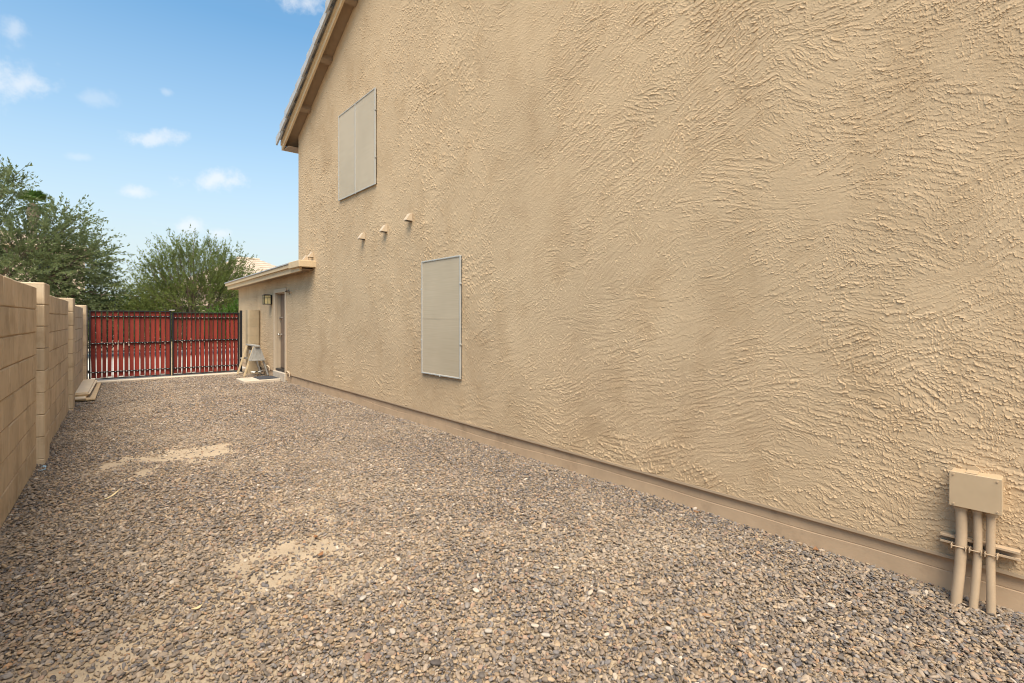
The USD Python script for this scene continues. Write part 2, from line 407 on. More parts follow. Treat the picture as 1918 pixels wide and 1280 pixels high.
PEB = [[(0.0, (0.085, 0.075, 0.072)), (0.5, (0.17, 0.15, 0.13)), (1.0, (0.30, 0.25, 0.20))],
       [(0.0, (0.21, 0.155, 0.10)), (0.5, (0.32, 0.24, 0.16)), (1.0, (0.44, 0.34, 0.225))],
       [(0.0, (0.15, 0.125, 0.10)), (0.5, (0.26, 0.21, 0.165)), (1.0, (0.38, 0.31, 0.235))],
       [(0.0, (0.11, 0.105, 0.11)), (0.5, (0.19, 0.175, 0.17)), (1.0, (0.30, 0.275, 0.25))],
       [(0.0, (0.38, 0.235, 0.13)), (0.5, (0.36, 0.255, 0.185)), (1.0, (0.23, 0.155, 0.12))],
       [(0.0, (0.38, 0.31, 0.23)), (0.6, (0.46, 0.39, 0.31)), (1.0, (0.54, 0.49, 0.42))]]
M_peb = [pebble_material(i, [(a, tuple(np.array(c) * (0.85, 0.815, 0.795))) for a, c in r]) for i, r in enumerate(PEB)]

# ------------------------------------------------------------------ ground
XW = 3.516          # outer face of the house wall
GATE_Y = 14.5


def wall_x(y):      # yard face of the block wall
    return -0.63 + 0.045 * y


def ground_h(x, y):
    """Gentle relief of the yard (metres)."""
    x, y = np.asarray(x, float), np.asarray(y, float)
    p = np.stack([x * 0.7, y * 0.7, np.zeros_like(x)], -1)
    q = np.stack([x * 2.6, y * 2.6, np.ones_like(x)], -1)
    h = (meshkit.fbm(p, 2, 5) - 0.5) * 0.030 + (meshkit.fbm(q, 2, 9) - 0.5) * 0.014
    inside = np.clip((15.0 - y) / 0.6, 0, 1) * np.clip((x + 1.2) / 0.4, 0, 1)
    dip = 0.030 * np.clip(1 - (3.53 - x) / 1.6, 0, 1)      # the yard falls slightly towards the house
    return h * inside - 0.012 * inside - dip * inside


def grid_mesh(xs, ys, hf):
    X, Y = np.meshgrid(xs, ys, indexing='ij')
    v = np.stack([X, Y, hf(X, Y)], -1).reshape(-1, 3)
    i, j = np.meshgrid(np.arange(len(xs) - 1), np.arange(len(ys) - 1), indexing='ij')
    k = len(ys)
    q = np.stack([i * k + j, (i + 1) * k + j, (i + 1) * k + j + 1, i * k + j + 1], -1).reshape(-1, 4)
    return v, q


gx = np.concatenate([[-400, -120, -40, -15, -6, -3], np.arange(-1.5, 4.6, 0.08), [6, 10, 20, 60, 150, 400]])
gy = np.concatenate([[-300, -80, -20, -6], np.arange(-3, 15.6, 0.08), [17, 20, 26, 34, 45, 70, 130, 260, 500]])
tag(obj('ground', grid_mesh(gx, gy, ground_h), M_ground, smooth=True), 'sandy soil under the gravel yard', None, None, 'structure')
tag(obj('driveway', box((-1.5, 15.6, -0.2), (6.5, 26.2, 0.012)), M_drive), 'pale concrete driveway beyond the red gate', None, None, 'structure')

# river pebbles: one scatter
rng = np.random.default_rng(7)


def pebble(seed, sx, sy, sz):
    r = np.random.default_rng(seed)
    m = trimesh.creation.icosphere(subdivisions=2 if seed % 2 else 1)
    v = np.array(m.vertices)
    d = 1 + 0.45 * (meshkit.fbm(v * 1.1 + seed * 7.3, 2, seed) - 0.5)
    v = v * d[:, None]
    v = np.sign(v) * np.abs(v) ** np.array([0.92, 0.92, 0.8])
    v *= (sx / 2, sy / 2, sz / 2)
    return trimesh.Trimesh(v, m.faces, process=False)


SHAPES = [(0.029, 0.018, 0.011), (0.023, 0.016, 0.010), (0.033, 0.017, 0.011), (0.021, 0.017, 0.012), (0.027, 0.020, 0.009), (0.036, 0.022, 0.012)]
inst = UsdGeom.PointInstancer.Define(stage, '/World/gravel')
tag(inst, 'flat grey and tan river pebbles covering the yard', 'gravel', None, 'stuff')
UsdGeom.Scope.Define(stage, '/World/gravel/pebbles')
protos = []
for i in range(12):
    mi = [0, 1, 2, 3, 4, 2, 1, 0, 3, 2, 1, 5][i]
    sx, sy_, sz = SHAPES[i % 6]
    usdkit.mesh(stage, f'/World/gravel/pebbles/pebble_{i:03d}', pebble(i, sx, sy_, sz), M_peb[mi], smooth=True)
    protos.append(f'/World/gravel/pebbles/pebble_{i:03d}')

# places where the sand shows: x, y, half width, half length, turn, strength
SANDY = [(0.87, 6.25, 0.42, 0.44, 0.2, 1.0), (0.20, 6.15, 0.10, 0.36, -0.5, 1.0), (0.42, 5.75, 0.10, 0.32, -0.6, 0.9), (1.05, 3.15, 0.36, 0.60, -0.4, 0.82),
         (1.30, 3.9, 0.35, 0.6, -0.4, 0.36), (0.0, 2.72, 0.26, 0.2, 0.4, 0.66), (1.86, 1.43, 0.16, 0.14, 0.0, 0.40), (0.55, 2.9, 0.4, 0.3, 0.3, 0.45), (2.25, 1.25, 0.2, 0.2, 0, 0.3),
         (1.25, 2.3, 0.4, 0.3, 0, 0.25), (1.7, 5.2, 0.5, 0.7, 0.2, 0.25), (0.30, 2.45, 0.25, 0.2, 0, 0.55), (2.1, 8.2, 0.5, 0.6, 0, 0.2), (1.2, 9.2, 0.5, 0.8, 0, 0.2)]


def sandiness(x, y):
    s = np.zeros_like(x)
    w = (meshkit.fbm(np.stack([x * 4.5, y * 4.5, 0 * x], -1), 4, 3) - 0.5) * 1.9
    for cx, cyy, a, b, t, k in SANDY:
        u = (x - cx) * math.cos(t) + (y - cyy) * math.sin(t)
        v = -(x - cx) * math.sin(t) + (y - cyy) * math.cos(t)
        r = np.sqrt((u / a) ** 2 + (v / b) ** 2) / 1.15 + w * 1.1
        s = np.maximum(s, min(0.96, 1.08 * k) * np.clip((1.35 - r) / 1.0, 0, 1))
    n = meshkit.fbm(np.stack([x * 2.2, y * 2.2, 0 * x + 4], -1), 4, 11)
    return np.maximum(s, 0.45 * np.clip((n - 0.60) / 0.15, 0, 1))


def scatter(n, y0, y1, lo, hi):
    y = rng.uniform(y0, y1, n)
    x = wall_x(y) - 0.02 + rng.uniform(0, 1, n) * (XW + 0.05 - wall_x(y))
    s = sandiness(x, y)
    keep = rng.random(n) > s
    x, y, s = x[keep], y[keep], s[keep]
    sc = lo + (hi - lo) * rng.random(len(x)) ** 1.6
    return x, y, s, sc


parts = [scatter(135000, 0.1, 4.6, 0.48, 1.12), scatter(88000, 4.6, 8.0, 0.52, 1.08), scatter(76000, 8.0, 14.45, 0.7, 1.3)]
# fines and a few larger stones
parts += [scatter(60000, 0.1, 5.0, 0.22, 0.45), scatter(1100, 0.1, 9.0, 1.3, 1.9)]
# pebbles heaped against the house
yy = rng.uniform(0.0, 11.8, 4200)
parts.append((XW + 0.02 - np.abs(rng.normal(0, 0.07, 4200)), yy, 0 * yy, 0.6 + 0.6 * rng.random(4200)))
px_, py_, ps_, pc_ = (np.concatenate([p[k] for p in parts]) for k in range(4))
pad_hit = (px_ > 2.66) & (py_ > 12.2) & (py_ < 13.05)
px_, py_, ps_, pc_ = px_[~pad_hit], py_[~pad_hit], ps_[~pad_hit], pc_[~pad_hit]
N = len(px_)
heap = np.clip(1 - (XW - px_) / 0.30, 0, 1) * -0.006 + np.clip(1 - (px_ - wall_x(py_)) / 0.18, 0, 1) * 0.012
pz_ = ground_h(px_, py_) + heap + 0.002 + 0.018 * rng.random(N) ** 1.3 * (1 - ps_)
yaw = rng.uniform(0, 2 * np.pi, N)
tx, ty = rng.normal(0, 0.42, N), rng.normal(0, 0.38, N)
h = lambda a: (np.cos(a / 2), np.sin(a / 2))
(cz_, sz_), (cx_, sx_), (cyq, syq) = h(yaw), h(tx), h(ty)


def qmul(a, b):
    w1, x1, y1, z1 = a; w2, x2, y2, z2 = b
    return (w1 * w2 - x1 * x2 - y1 * y2 - z1 * z2, w1 * x2 + x1 * w2 + y1 * z2 - z1 * y2, w1 * y2 - x1 * z2 + y1 * w2 + z1 * x2, w1 * z2 + x1 * y2 - y1 * x2 + z1 * w2)


o = np.zeros(N)
q = qmul(qmul((cx_, sx_, o, o), (cyq, o, syq, o)), (cz_, o, o, sz_))
quat = np.stack([q[1], q[2], q[3], q[0]], 1).astype(np.float16)
inst.CreatePrototypesRel().SetTargets(protos)
pidx = rng.choice(12, N, p=np.array([10, 10, 10, 9, 6, 10, 10, 10, 8, 9, 6, 2]) / 100.0)
inst.CreateProtoIndicesAttr(Vt.IntArray.FromNumpy(pidx.astype(np.int32)))
inst.CreatePositionsAttr(Vt.Vec3fArray.FromNumpy(np.stack([px_, py_, pz_], 1).astype(np.float32)))
inst.CreateOrientationsAttr(Vt.QuathArray.FromNumpy(quat))
inst.CreateScalesAttr(Vt.Vec3fArray.FromNumpy((pc_[:, None] * rng.uniform(0.85, 1.15, (N, 3))).astype(np.float32)))

# ------------------------------------------------------------------ stucco relief
def smooth_noise(r, shape, sig_s, sig_z):
    k = max(1, int(min(sig_s, sig_z) / 3))
    small = (int(shape[0] / k) + 3, int(shape[1] / k) + 3)
    g = gaussian_filter(r.standard_normal(small).astype(np.float32), (sig_s / k, sig_z / k), mode='wrap')
    if k > 1:
        a, b = np.meshgrid(np.arange(shape[0]) / k, np.arange(shape[1]) / k, indexing='ij')
        g = map_coordinates(g, [a, b], order=1, mode='nearest')
    g = g[:shape[0], :shape[1]]
    return ((g - g.mean()) / g.std()).astype(np.float32)


def stucco_field(seed, cell, s0, s1, z0, z1, fine):
    """Hand-trowelled lace coat: torn, overlapping laps that follow the sweep of the trowel. fine: lap width in metres."""
    r = np.random.default_rng(seed)
    sh = (int((s1 - s0) / cell), int((z1 - z0) / cell))
    sn = lambda a, b: smooth_noise(r, sh, a / cell, b / cell)
    ii, jj = np.meshgrid(np.arange(sh[0], dtype=np.float32), np.arange(sh[1], dtype=np.float32), indexing='ij')
    S_, Z_ = s0 + ii * cell, z0 + jj * cell
    # the sweeps: overlapping arcs of the trowel, level near the low right end and climbing farther along
    ws = S_ + 0.055 * sn(0.10, 0.08) + 0.018 * sn(0.03, 0.025)
    wz = Z_ + 0.045 * sn(0.10, 0.08) + 0.018 * sn(0.03, 0.025)
    n_ = int((s1 - s0) * (z1 - z0) / (0.38 * 0.30))
    ctr = np.stack([r.uniform(s0, s1, n_), r.uniform(z0, z1, n_)], 1)
    from scipy.spatial import cKDTree
    _, own = cKDTree(ctr * (1.0, 1.3)).query(np.stack([ws.ravel(), wz.ravel() * 1.3], 1))
    tilt = 0.62 * np.clip((ctr[:, 0] - 1.2) / 1.6, 0, 1) * np.clip(0.35 + ctr[:, 1] / 4.0, 0.35, 1.0) + r.normal(0, 0.30, n_)
    R = r.choice((-1, 1), n_) * r.uniform(0.8, 2.4, n_)
    oc = np.stack([ctr[:, 0] - R * np.sin(tilt), ctr[:, 1] - R * np.cos(tilt)], 1)     # centre of each arc
    psi = (np.sign(R)[own] * np.hypot(ws.ravel() - oc[own, 0], wz.ravel() - oc[own, 1]) / fine + r.uniform(0, 5, n_)[own]).reshape(sh).astype(np.float32)
    reach = (np.clip(r.normal(1.0, 0.18, n_), 0.6, 1.4)[own]).reshape(sh)
    reach = gaussian_filter(reach, 0.02 / cell)
    a_s, a_z = (np.sign(R)[own] * (ws.ravel() - oc[own, 0])).reshape(sh), (np.sign(R)[own] * (wz.ravel() - oc[own, 1])).reshape(sh)
    gs, gz = gaussian_filter(a_s, 2.0).astype(np.float32), gaussian_filter(a_z, 2.0).astype(np.float32)
    L = np.hypot(gs, gz) + 1e-6
    ca, sa = gz / L, -gs / L
    base = gaussian_filter(r.standard_normal(sh).astype(np.float32), fine * 0.20 / cell, mode='wrap')
    acc, step = base.copy(), fine * 0.30 / cell
    for sgn in (1, -1):
        for k in range(1, 14):
            d = sgn * k * step
            acc += map_coordinates(base, [ii + d * ca, jj + d * sa], order=1, mode='wrap')
    acc /= acc.std()
    u = psi + 0.36 * acc + 0.13 * sn(fine * 0.30, fine * 0.22) + 0.26 * sn(fine * 1.5, fine * 1.0)
    fr = 1.0 - np.mod(u, 1.0)                       # grows downwards, then breaks off: a torn lip with a shaded underside
    lap = np.clip((np.mod(np.floor(u) * 0.618 + 0.30 * sn(0.07, 0.03), 1.0)), 0.38, 1.0)
    h = lap * (0.45 * fr + 0.75 * np.exp(-((1 - fr) / 0.15) ** 2))
    h += 0.22 * acc * 0.5
    calm = reach * np.clip((sn(0.060, 0.035) + 2.2) / 1.5, 0.42, 1.05) * np.clip(0.85 + 0.22 * sn(0.5, 0.5), 0.5, 1.15)
    h = (h - h.mean()) * calm * 0.0078 + 0.0006 * sn(0.2, 0.15)
    return h.astype(np.float32)


NEAR = (0.0044, -0.7, 4.9, 0.10, 5.3)
FAR = (0.0085, 1.5, 16.9, 0.10, 7.15)
F_NEAR = stucco_field(21, *NEAR, 0.0195) * 1.10
F_FAR = stucco_field(22, *FAR, 0.029) * 1.35
Z1 = FAR[4]


def sample(F, box_, s, z):
    return map_coordinates(F, [(s - box_[1]) / box_[0], (z - box_[3]) / box_[0]], order=1, mode='nearest')


def relief(s, z):
    w = np.clip((s - 3.4) / 1.2, 0, 1)
    return sample(F_NEAR, NEAR, s, z) * (1 - w) + sample(F_FAR, FAR, s, z) * w


def rake(s):        # height of the soffit line on the wall
    return 10.745 - 0.485 * np.maximum(s, 7.0 - s)


def sheet(ss, zs, seam=False, cap=True):
    S, Z = np.meshgrid(ss, zs, indexing='ij')
    hgt = relief(S, np.minimum(Z, Z1 - 0.02))
    hgt *= np.clip((Z1 - 0.05 - Z) / 0.4, 0, 1) * np.clip((S + 0.65) / 0.2, 0, 1)
    hgt *= np.clip((Z - 0.14) / 0.03, 0.15, 1)
    if seam:        # last column meets a sheet with every second row
        c = hgt[-1]
        c[1:-1:2] = (c[0:-2:2] + c[2::2]) / 2
    zs_ = Z - 1.0 * hgt * np.clip((Z - 0.14) / 0.05, 0, 1)         # lips droop: they overhang what is below
    zz = np.minimum(zs_, rake(S) + 0.02) if cap else zs_
    v = np.stack([XW - hgt, S, zz], -1).reshape(-1, 3)
    i, j = np.meshgrid(np.arange(len(ss) - 1), np.arange(len(zs) - 1), indexing='ij')
    k = len(zs)
    q = np.stack([i * k + j, i * k + j + 1, (i + 1) * k + j + 1, (i + 1) * k + j], -1).reshape(-1, 4)
    if cap:
        q = q[(zz.reshape(-1)[q] < rake(np.repeat(ss, len(zs)))[q] + 0.0199).any(1)]
    return v, np.vstack([q[:, [0, 1, 2]], q[:, [0, 2, 3]]])


def s_of(px):
    return 5707.0 / (px - 157.0) - 3.016


ZB = 0.15
DZ = 0.0046
rows0 = ZB + DZ * np.arange(0, 801)                      # nearest stretch of wall, up to 3.83 m
rows1 = ZB + 2 * DZ * np.arange(0, 561)                  # middle stretch, up to 5.30 m
rows2 = ZB + 3 * 2 * DZ / 2 * np.arange(0, 500)
rows2 = np.concatenate([rows1[::2], np.arange(rows1[-1] + 4 * DZ, 7.05, 4 * DZ), [7.3, 8.0, 9.2]])
rows0top = np.array([rows0[-1], 4.4, 5.4, 6.2, 7.05, 7.3, 8.0, 9.2])
rows1top = np.array([rows1[-1], 6.2, 7.05, 7.3, 8.0, 9.2])
cols0 = s_of(np.linspace(1985, 1300, 600))
cols1 = s_of(np.linspace(1300, 900, 330))
colsA = s_of(np.linspace(900, 559.3, 280))
top_z = 2.42
d0, d1, dz1 = 12.03, 12.93, 2.09
colsC = s_of(np.linspace(559.3, 447.0, 80))
colsC = np.unique(np.concatenate([colsC, [d0, d1]]))
rowsC = np.arange(ZB, top_z, 0.0136)
sheets = [sheet(cols0, rows0, seam=True), sheet(cols0[::4], rows0top), sheet(cols1, rows1, seam=True), sheet(cols1[::4], rows1top), sheet(colsA, rows2),
          sheet(colsC[colsC <= d0], rowsC, cap=False), sheet(colsC[colsC >= d1], rowsC, cap=False),
          sheet(colsC[(colsC >= d0) & (colsC <= d1)], rowsC[rowsC > dz1 - 0.03], cap=False),
          sheet(np.array([-5.0, -3, -1.5, -0.8, cols0[0]]), np.concatenate([[ZB, 1, 2, 3], rows0top]))]
vs, fs, off = [], [], 0
for v, f in sheets:
    vs.append(v); fs.append(f + off); off += len(v)
house = thing('house', 'two-storey tan stucco house with gable roof filling the right side', 'house')
obj('stucco_wall', (np.vstack(vs), np.vstack(fs)), M_stucco, house)
# the body behind the stucco: gable prism of the tall part
BK = XW + 0.03
prof = [(-5.0, ZB), (11.175, ZB), (11.175, rake(11.175)), (3.5, rake(3.5)), (-5.0, rake(-5.0))]
from shapely.geometry import Polygon
body = trimesh.creation.extrude_polygon(Polygon(prof), 9.0, engine='earcut')
T = np.array([[0, 0, 1, BK], [1, 0, 0, 0], [0, 1, 0, 0], [0, 0, 0, 1.0]])
body.apply_transform(T)
obj('gable_block', body, M_stucco, house)
# corner return of the tall part and of the low part
obj('corner_return', cat([cbox((XW + 0.001, 11.15, 2.5), (BK + 0.002, 11.187, rake(11.187) + 0.05), 0.006)]), M_stucco, house)
low = cat([box((BK, 11.18, ZB), (8.0, d0 - 0.0, top_z)), box((BK, d1, ZB), (8.0, 16.655, top_z)), box((BK, d0, dz1 - 0.02), (8.0, d1, top_z)),
           box((XW + 0.17, d0, ZB), (8.0, d1, dz1 - 0.02))])
obj('garage_block', low, M_stucco, house)
obj('garage_corner', cbox((XW + 0.001, 16.63, ZB), (BK + 0.002, 16.667, top_z - 0.02), 0.006), M_stucco, house)

# foundation: two pours with a cold joint, and the metal screed under the stucco
FX = XW + 0.018
fr = np.random.default_rng(5)


def foundation_strip(y0, y1):
    ys = np.arange(y0, y1, 0.05)
    zc = [(-0.25, 0.0), (0.052, 0.0), (0.0555, 0.0035), (0.0575, 0.0035), (0.061, 0.0015), (0.135, 0.001), (ZB + 0.002, -0.002)]
    v = []
    for y in ys:
        wob = 0.012 * math.sin(y * 0.9) + 0.006 * math.sin(y * 2.3 + 1) + 0.002 * math.sin(y * 9)
        on = 1.0 if y < 5.2 or 6.4 < y < 7.9 else 0.12
        for z, dx in zc:
            zz = z + (wob if 0.05 < z < 0.065 else 0)
            n = 0.0025 * math.sin(y * 3.1 + z * 9)
            v.append((FX + (dx if z != 0.0555 and z != 0.0575 else dx * on) + n, y, zz))
        v.append((FX + 0.2, y, ZB + 0.002))
    k = len(zc) + 1
    f = []
    for i in range(len(ys) - 1):
        for j in range(k - 1):
            a = i * k + j
            f.append((a, a + 1, a + k + 1, a + k))
    return np.array(v), np.array(f)


obj('foundation', foundation_strip(-5.0, d0 + 0.04), M_foundation, house, smooth=25)
obj('foundation', foundation_strip(d1 - 0.04, 16.66), M_foundation, house, smooth=25)
for a, b in ((-5.0, d0 - 0.02), (d1 + 0.02, 16.66)):
    obj('weep_screed', cat([box((XW - 0.004, a, ZB - 0.0065), (FX + 0.02, b, ZB - 0.004)), box((XW - 0.006, a, ZB - 0.006), (XW - 0.0035, b, ZB + 0.012))]), M_flash, house)

# ------------------------------------------------------------------ main roof: rake board, soffit, outlookers, tiles
OV = 0.20
EY = 11.56


def rk(y, dz=0.0):
    return 10.745 - 0.485 * y + dz


def slab(xa, xb, ya, yb, lo, hi):
    """A sloped slab that follows the roof between ya and yb (heights above the soffit line)."""
    v = [(x, y, rk(y, d)) for x in (xa, xb) for y in (ya, yb) for d in (lo, hi)]
    return trimesh.convex.convex_hull(np.array(v))


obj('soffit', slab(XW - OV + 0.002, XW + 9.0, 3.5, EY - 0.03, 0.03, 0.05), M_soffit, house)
obj('rake_board', slab(XW - OV - 0.038, XW - OV, 3.5, EY, -0.045, 0.125), M_trim, house)
obj('rake_trim', slab(XW - OV - 0.058, XW - OV - 0.0385, 3.5, EY, 0.055, 0.14), M_trim, house)
obj('eave_return', trimesh.convex.convex_hull(np.array([(x, y, z) for x in (XW - OV + 0.001, XW + 0.4) for (y, z) in ((EY - 0.03, rk(EY, -0.045)), (EY - 0.001, rk(EY, -0.045)), (EY - 0.03, rk(EY - 0.03, 0.028)), (EY - 0.001, rk(EY, 0.028)))])), M_trim, house)
obj('eave_fascia', box((XW + 0.4, EY - 0.03, rk(EY) - 0.045), (XW + 9.0, EY, rk(EY) + 0.12)), M_trim, house)
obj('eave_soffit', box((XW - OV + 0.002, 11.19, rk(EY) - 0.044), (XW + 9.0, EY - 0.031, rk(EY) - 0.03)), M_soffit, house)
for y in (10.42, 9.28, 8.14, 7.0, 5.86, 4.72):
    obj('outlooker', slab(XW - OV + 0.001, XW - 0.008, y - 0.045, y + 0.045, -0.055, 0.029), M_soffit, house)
obj('roof_deck', slab(XW - OV + 0.0, XW + 9.0, 3.5, EY + 0.02, 0.128, 0.15), M_rooftile, house)
tr = np.random.default_rng(3)
k = 0
y = EY + 0.06
while y > 3.6:
    L = 0.40
    for c in range(2):   # the verge tile and the first field tile beside it
        jx, jz = tr.normal(0, 0.006), tr.normal(0, 0.004)
        xa = XW - OV - 0.150 + c * 0.33 + jx
        xb = xa + 0.32
        yl, yu = y, y - L
        thick = 0.045
        lo_l, lo_u = 0.232 + jz, 0.150 + jz
        v = [(xa, yl, rk(yl, lo_l)), (xb, yl, rk(yl, lo_l)), (xa, yu, rk(yu, lo_u)), (xb, yu, rk(yu, lo_u))]
        v += [(a, b, z + thick) for a, b, z in v]
        if c == 0:      # the verge tile turns down over the board
            v2 = [(xa, yl, rk(yl, lo_l - 0.13)), (xa + 0.035, yl, rk(yl, lo_l - 0.13)), (xa, yu, rk(yu, lo_u - 0.070)), (xa + 0.035, yu, rk(yu, lo_u - 0.070))]
            v2 += [(xa, yl, rk(yl, lo_l + 0.001)), (xa + 0.035, yl, rk(yl, lo_l + 0.001)), (xa, yu, rk(yu, lo_u + 0.001)), (xa + 0.035, yu, rk(yu, lo_u + 0.001))]
            ms = cat([trimesh.convex.convex_hull(np.array(v)), trimesh.convex.convex_hull(np.array(v2))])
        else:
            ms = trimesh.convex.convex_hull(np.array(v))
        obj('roof_tile', ms, M_rooftile, house)
    y -= 0.335
for i in range(int((EY - 3.5) / 0.335)):
    ya = EY + 0.06 - i * 0.335
    obj('tile_course', slab(XW - OV + 0.60, XW + 9.0, max(ya - 0.4, 3.45), ya, 0.152, 0.20 - 0.002 * (i % 2)), M_rooftile, house)
# the far slope of the main roof
obj('rear_roof', trimesh.convex.convex_hull(np.array([(x, yy_, 10.745 - 0.485 * (7 - yy_) + d) for x in (XW - OV, XW + 9.0) for yy_ in (-5.3, 3.5) for d in (0.06, 0.2)])), M_rooftile, house)

# ------------------------------------------------------------------ low roof over the side door
LO = 0.25


def low_edge(y):    # under-edge of the eave board: falls slightly away from the tall wall
    return 2.366 - 0.0138 * (y - 10.2)


def long_bar(xa, xb, ya, yb, lo, hi):
    v = [(x, y, low_edge(y) + d) for x in (xa, xb) for y in (ya, yb) for d in (lo, hi)]
    return trimesh.convex.convex_hull(np.array(v))


obj('low_fascia', long_bar(XW - LO - 0.02, XW - LO + 0.02, 10.25, 16.80, 0.0, 0.105), M_trim, house)
obj('low_fascia_cap', long_bar(XW - LO - 0.062, XW - LO + 0.02, 10.75, 16.90, 0.107, 0.180), M_trim, house)
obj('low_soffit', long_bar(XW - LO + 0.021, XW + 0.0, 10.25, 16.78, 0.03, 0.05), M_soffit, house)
obj('low_end_board', trimesh.convex.convex_hull(np.array([(x, yy_, low_edge(16.8) + d) for x in (XW - LO + 0.02, XW + 3.0) for yy_ in (16.76, 16.8) for d in (0.0, 0.17)])), M_trim, house)
obj('low_roof', trimesh.convex.convex_hull(np.array([(XW - LO - 0.08, 10.80, low_edge(10.8) + 0.183), (XW - LO - 0.08, 16.94, low_edge(16.94) + 0.183), (XW + 3.5, 11.2, low_edge(11) + 0.9), (XW + 3.5, 16.94, low_edge(16.9) + 0.9),
                                                 (XW - LO - 0.08, 10.80, low_edge(10.8) + 0.206), (XW - LO - 0.08, 16.94, low_edge(16.94) + 0.206), (XW + 3.5, 11.2, low_edge(11) + 0.93), (XW + 3.5, 16.94, low_edge(16.9) + 0.93)])), M_rooftile, house)
obj('roof_flashing', cbox((XW - LO - 0.075, 10.12, low_edge(10.2) + 0.075), (XW + 0.01, 10.78, low_edge(10.2) + 0.205), 0.008), M_trim, house, label='tan boxed flashing where the low roof meets the tall wall')


# ------------------------------------------------------------------ vents, window screens
def vent(y, z, label):
    w, h_, d, t = 0.045, 0.105, 0.095, 0.03
    p = group_part('vent_hood', house, (XW - 0.004, y, z), label)
    shell = [(-0.0, -w, 0.0), (-0.0, w, 0.0), (-0.0, -w, h_), (-0.0, w, h_), (-t, -w, h_), (-t, w, h_), (-d, -w, 0.012), (-d, w, 0.012), (-d, -w, 0.0), (-d, w, 0.0)]
    obj('hood', trimesh.convex.convex_hull(np.array(shell)), M_jamb, p)
    obj('grille', box((-d + 0.012, -w + 0.01, -0.006), (-0.002, w - 0.01, 0.002)), M_black, p)


for y, z, lb in ((7.85, 2.73, 'vent hood above and left of the lower window'), (7.05, 2.745, 'vent hood in the middle of three on the wall'),
                 (6.29, 2.80, 'vent hood nearest the lower window of three'), (10.60, 2.62, 'small vent hood just above the low roof end'), (10.28, 2.655, 'second small vent hood above the low roof end')):
    vent(y, z, lb)


def screen(y0, y1, z0, z1, mullion, label):
    w = group_part('window_screen', house, (XW - 0.012, 0, 0), label)
    t, dp = 0.020, 0.022
    obj('frame', cat([cbox((-dp, y0, z0), (0, y0 + t, z1), 0.004), cbox((-dp, y1 - t, z0), (0, y1, z1), 0.004),
                      cbox((-dp + .001, y0 + t, z0), (0, y1 - t, z0 + t), 0.004), cbox((-dp + .001, y0 + t, z1 - t), (0, y1 - t, z1), 0.004)]), M_frame, w)
    obj('fabric', box((-dp + 0.010, y0 + t - 0.002, z0 + t - 0.002), (-dp + 0.015, y1 - t + 0.002, z1 - t + 0.002)), M_screen, w)
    obj('backing', box((-0.004, y0 + 0.01, z0 + 0.01), (0.03, y1 - 0.01, z1 - 0.01)), M_black, w)
    if mullion:
        yc = (y0 + y1) / 2 + 0.02
        obj('mullion', cbox((-dp + 0.001, yc - 0.011, z0 + t), (-0.005, yc + 0.011, z1 - t), 0.003), M_frame, w)
    else:
        obj('rail', cbox((-dp + 0.0088, y0 + t, (z0 + z1) / 2 - 0.022), (-dp + 0.0098, y1 - t, (z0 + z1) / 2 - 0.006), 0.0004), M_screen, w)
    for (yy_, zz_) in ((y0, z0 + 0.28 * (z1 - z0)), (y0, z0 + 0.77 * (z1 - z0)), (y1, z0 + 0.3 * (z1 - z0)), (y1, z0 + 0.75 * (z1 - z0)), ((y0 + y1) / 2, z0)):
        obj('clip', cbox((-dp - 0.004, yy_ - 0.012, zz_ - 0.010), (-0.002, yy_ + 0.012, zz_ + 0.010), 0.003), M_frame, w)


screen(5.033, 5.957, 0.68, 2.20, False, 'single tan sun screen over the lower window')
screen(7.379, 8.874, 3.54, 5.07, True, 'wide tan sun screen with a mullion over the upper window')

# ------------------------------------------------------------------ side door
door = group_part('door', house, (0, 0, 0), 'brown side door recessed in a pale casing')
sill = 0.20
obj('casing', cat([cbox((XW - 0.024, d0 - 0.03, 0.0), (XW + 0.04, d0 + 0.052, dz1 + 0.03), 0.006), cbox((XW - 0.024, d1 - 0.052, 0.10), (XW + 0.04, d1 + 0.03, dz1 + 0.03), 0.006),
                   cbox((XW - 0.0235, d0 + 0.053, dz1 - 0.062), (XW + 0.04, d1 - 0.053, dz1 + 0.0295), 0.006)]), M_jamb, door)
obj('jamb', cat([box((XW + 0.041, d0 + 0.03, sill), (XW + 0.17, d0 + 0.052, dz1 - 0.06)), box((XW + 0.041, d1 - 0.052, sill), (XW + 0.17, d1 - 0.03, dz1 - 0.06)),
                 box((XW + 0.041, d0 + 0.053, dz1 - 0.082), (XW + 0.17, d1 - 0.053, dz1 - 0.062))]), M_jamb, door)
obj('slab', cbox((XW + 0.115, d0 + 0.056, sill + 0.03), (XW + 0.155, d1 - 0.056, dz1 - 0.085), 0.003), M_door, door)
obj('threshold', cbox((XW + 0.0, d0 + 0.054, sill - 0.03), (XW + 0.16, d1 - 0.054, sill + 0.026), 0.006), M_black, door)
obj('door_step', cbox((XW - 0.05, d0 - 0.02, -0.1), (XW + 0.15, d1 + 0.0, sill - 0.032), 0.012), M_concrete, door)
kn = trimesh.creation.icosphere(subdivisions=2, radius=0.031); kn.apply_translation((XW + 0.058, d1 - 0.125, 1.03))
rose = trimesh.creation.cylinder(0.03, 0.012, sections=20); rose.apply_transform(trimesh.transformations.rotation_matrix(np.pi / 2, [0, 1, 0])); rose.apply_translation((XW + 0.108, d1 - 0.125, 1.03))
neck = trimesh.creation.cylinder(0.012, 0.05, sections=14); neck.apply_transform(trimesh.transformations.rotation_matrix(np.pi / 2, [0, 1, 0])); neck.apply_translation((XW + 0.085, d1 - 0.125, 1.03))
obj('knob', cat([kn, rose, neck]), M_steel, door, smooth=30)
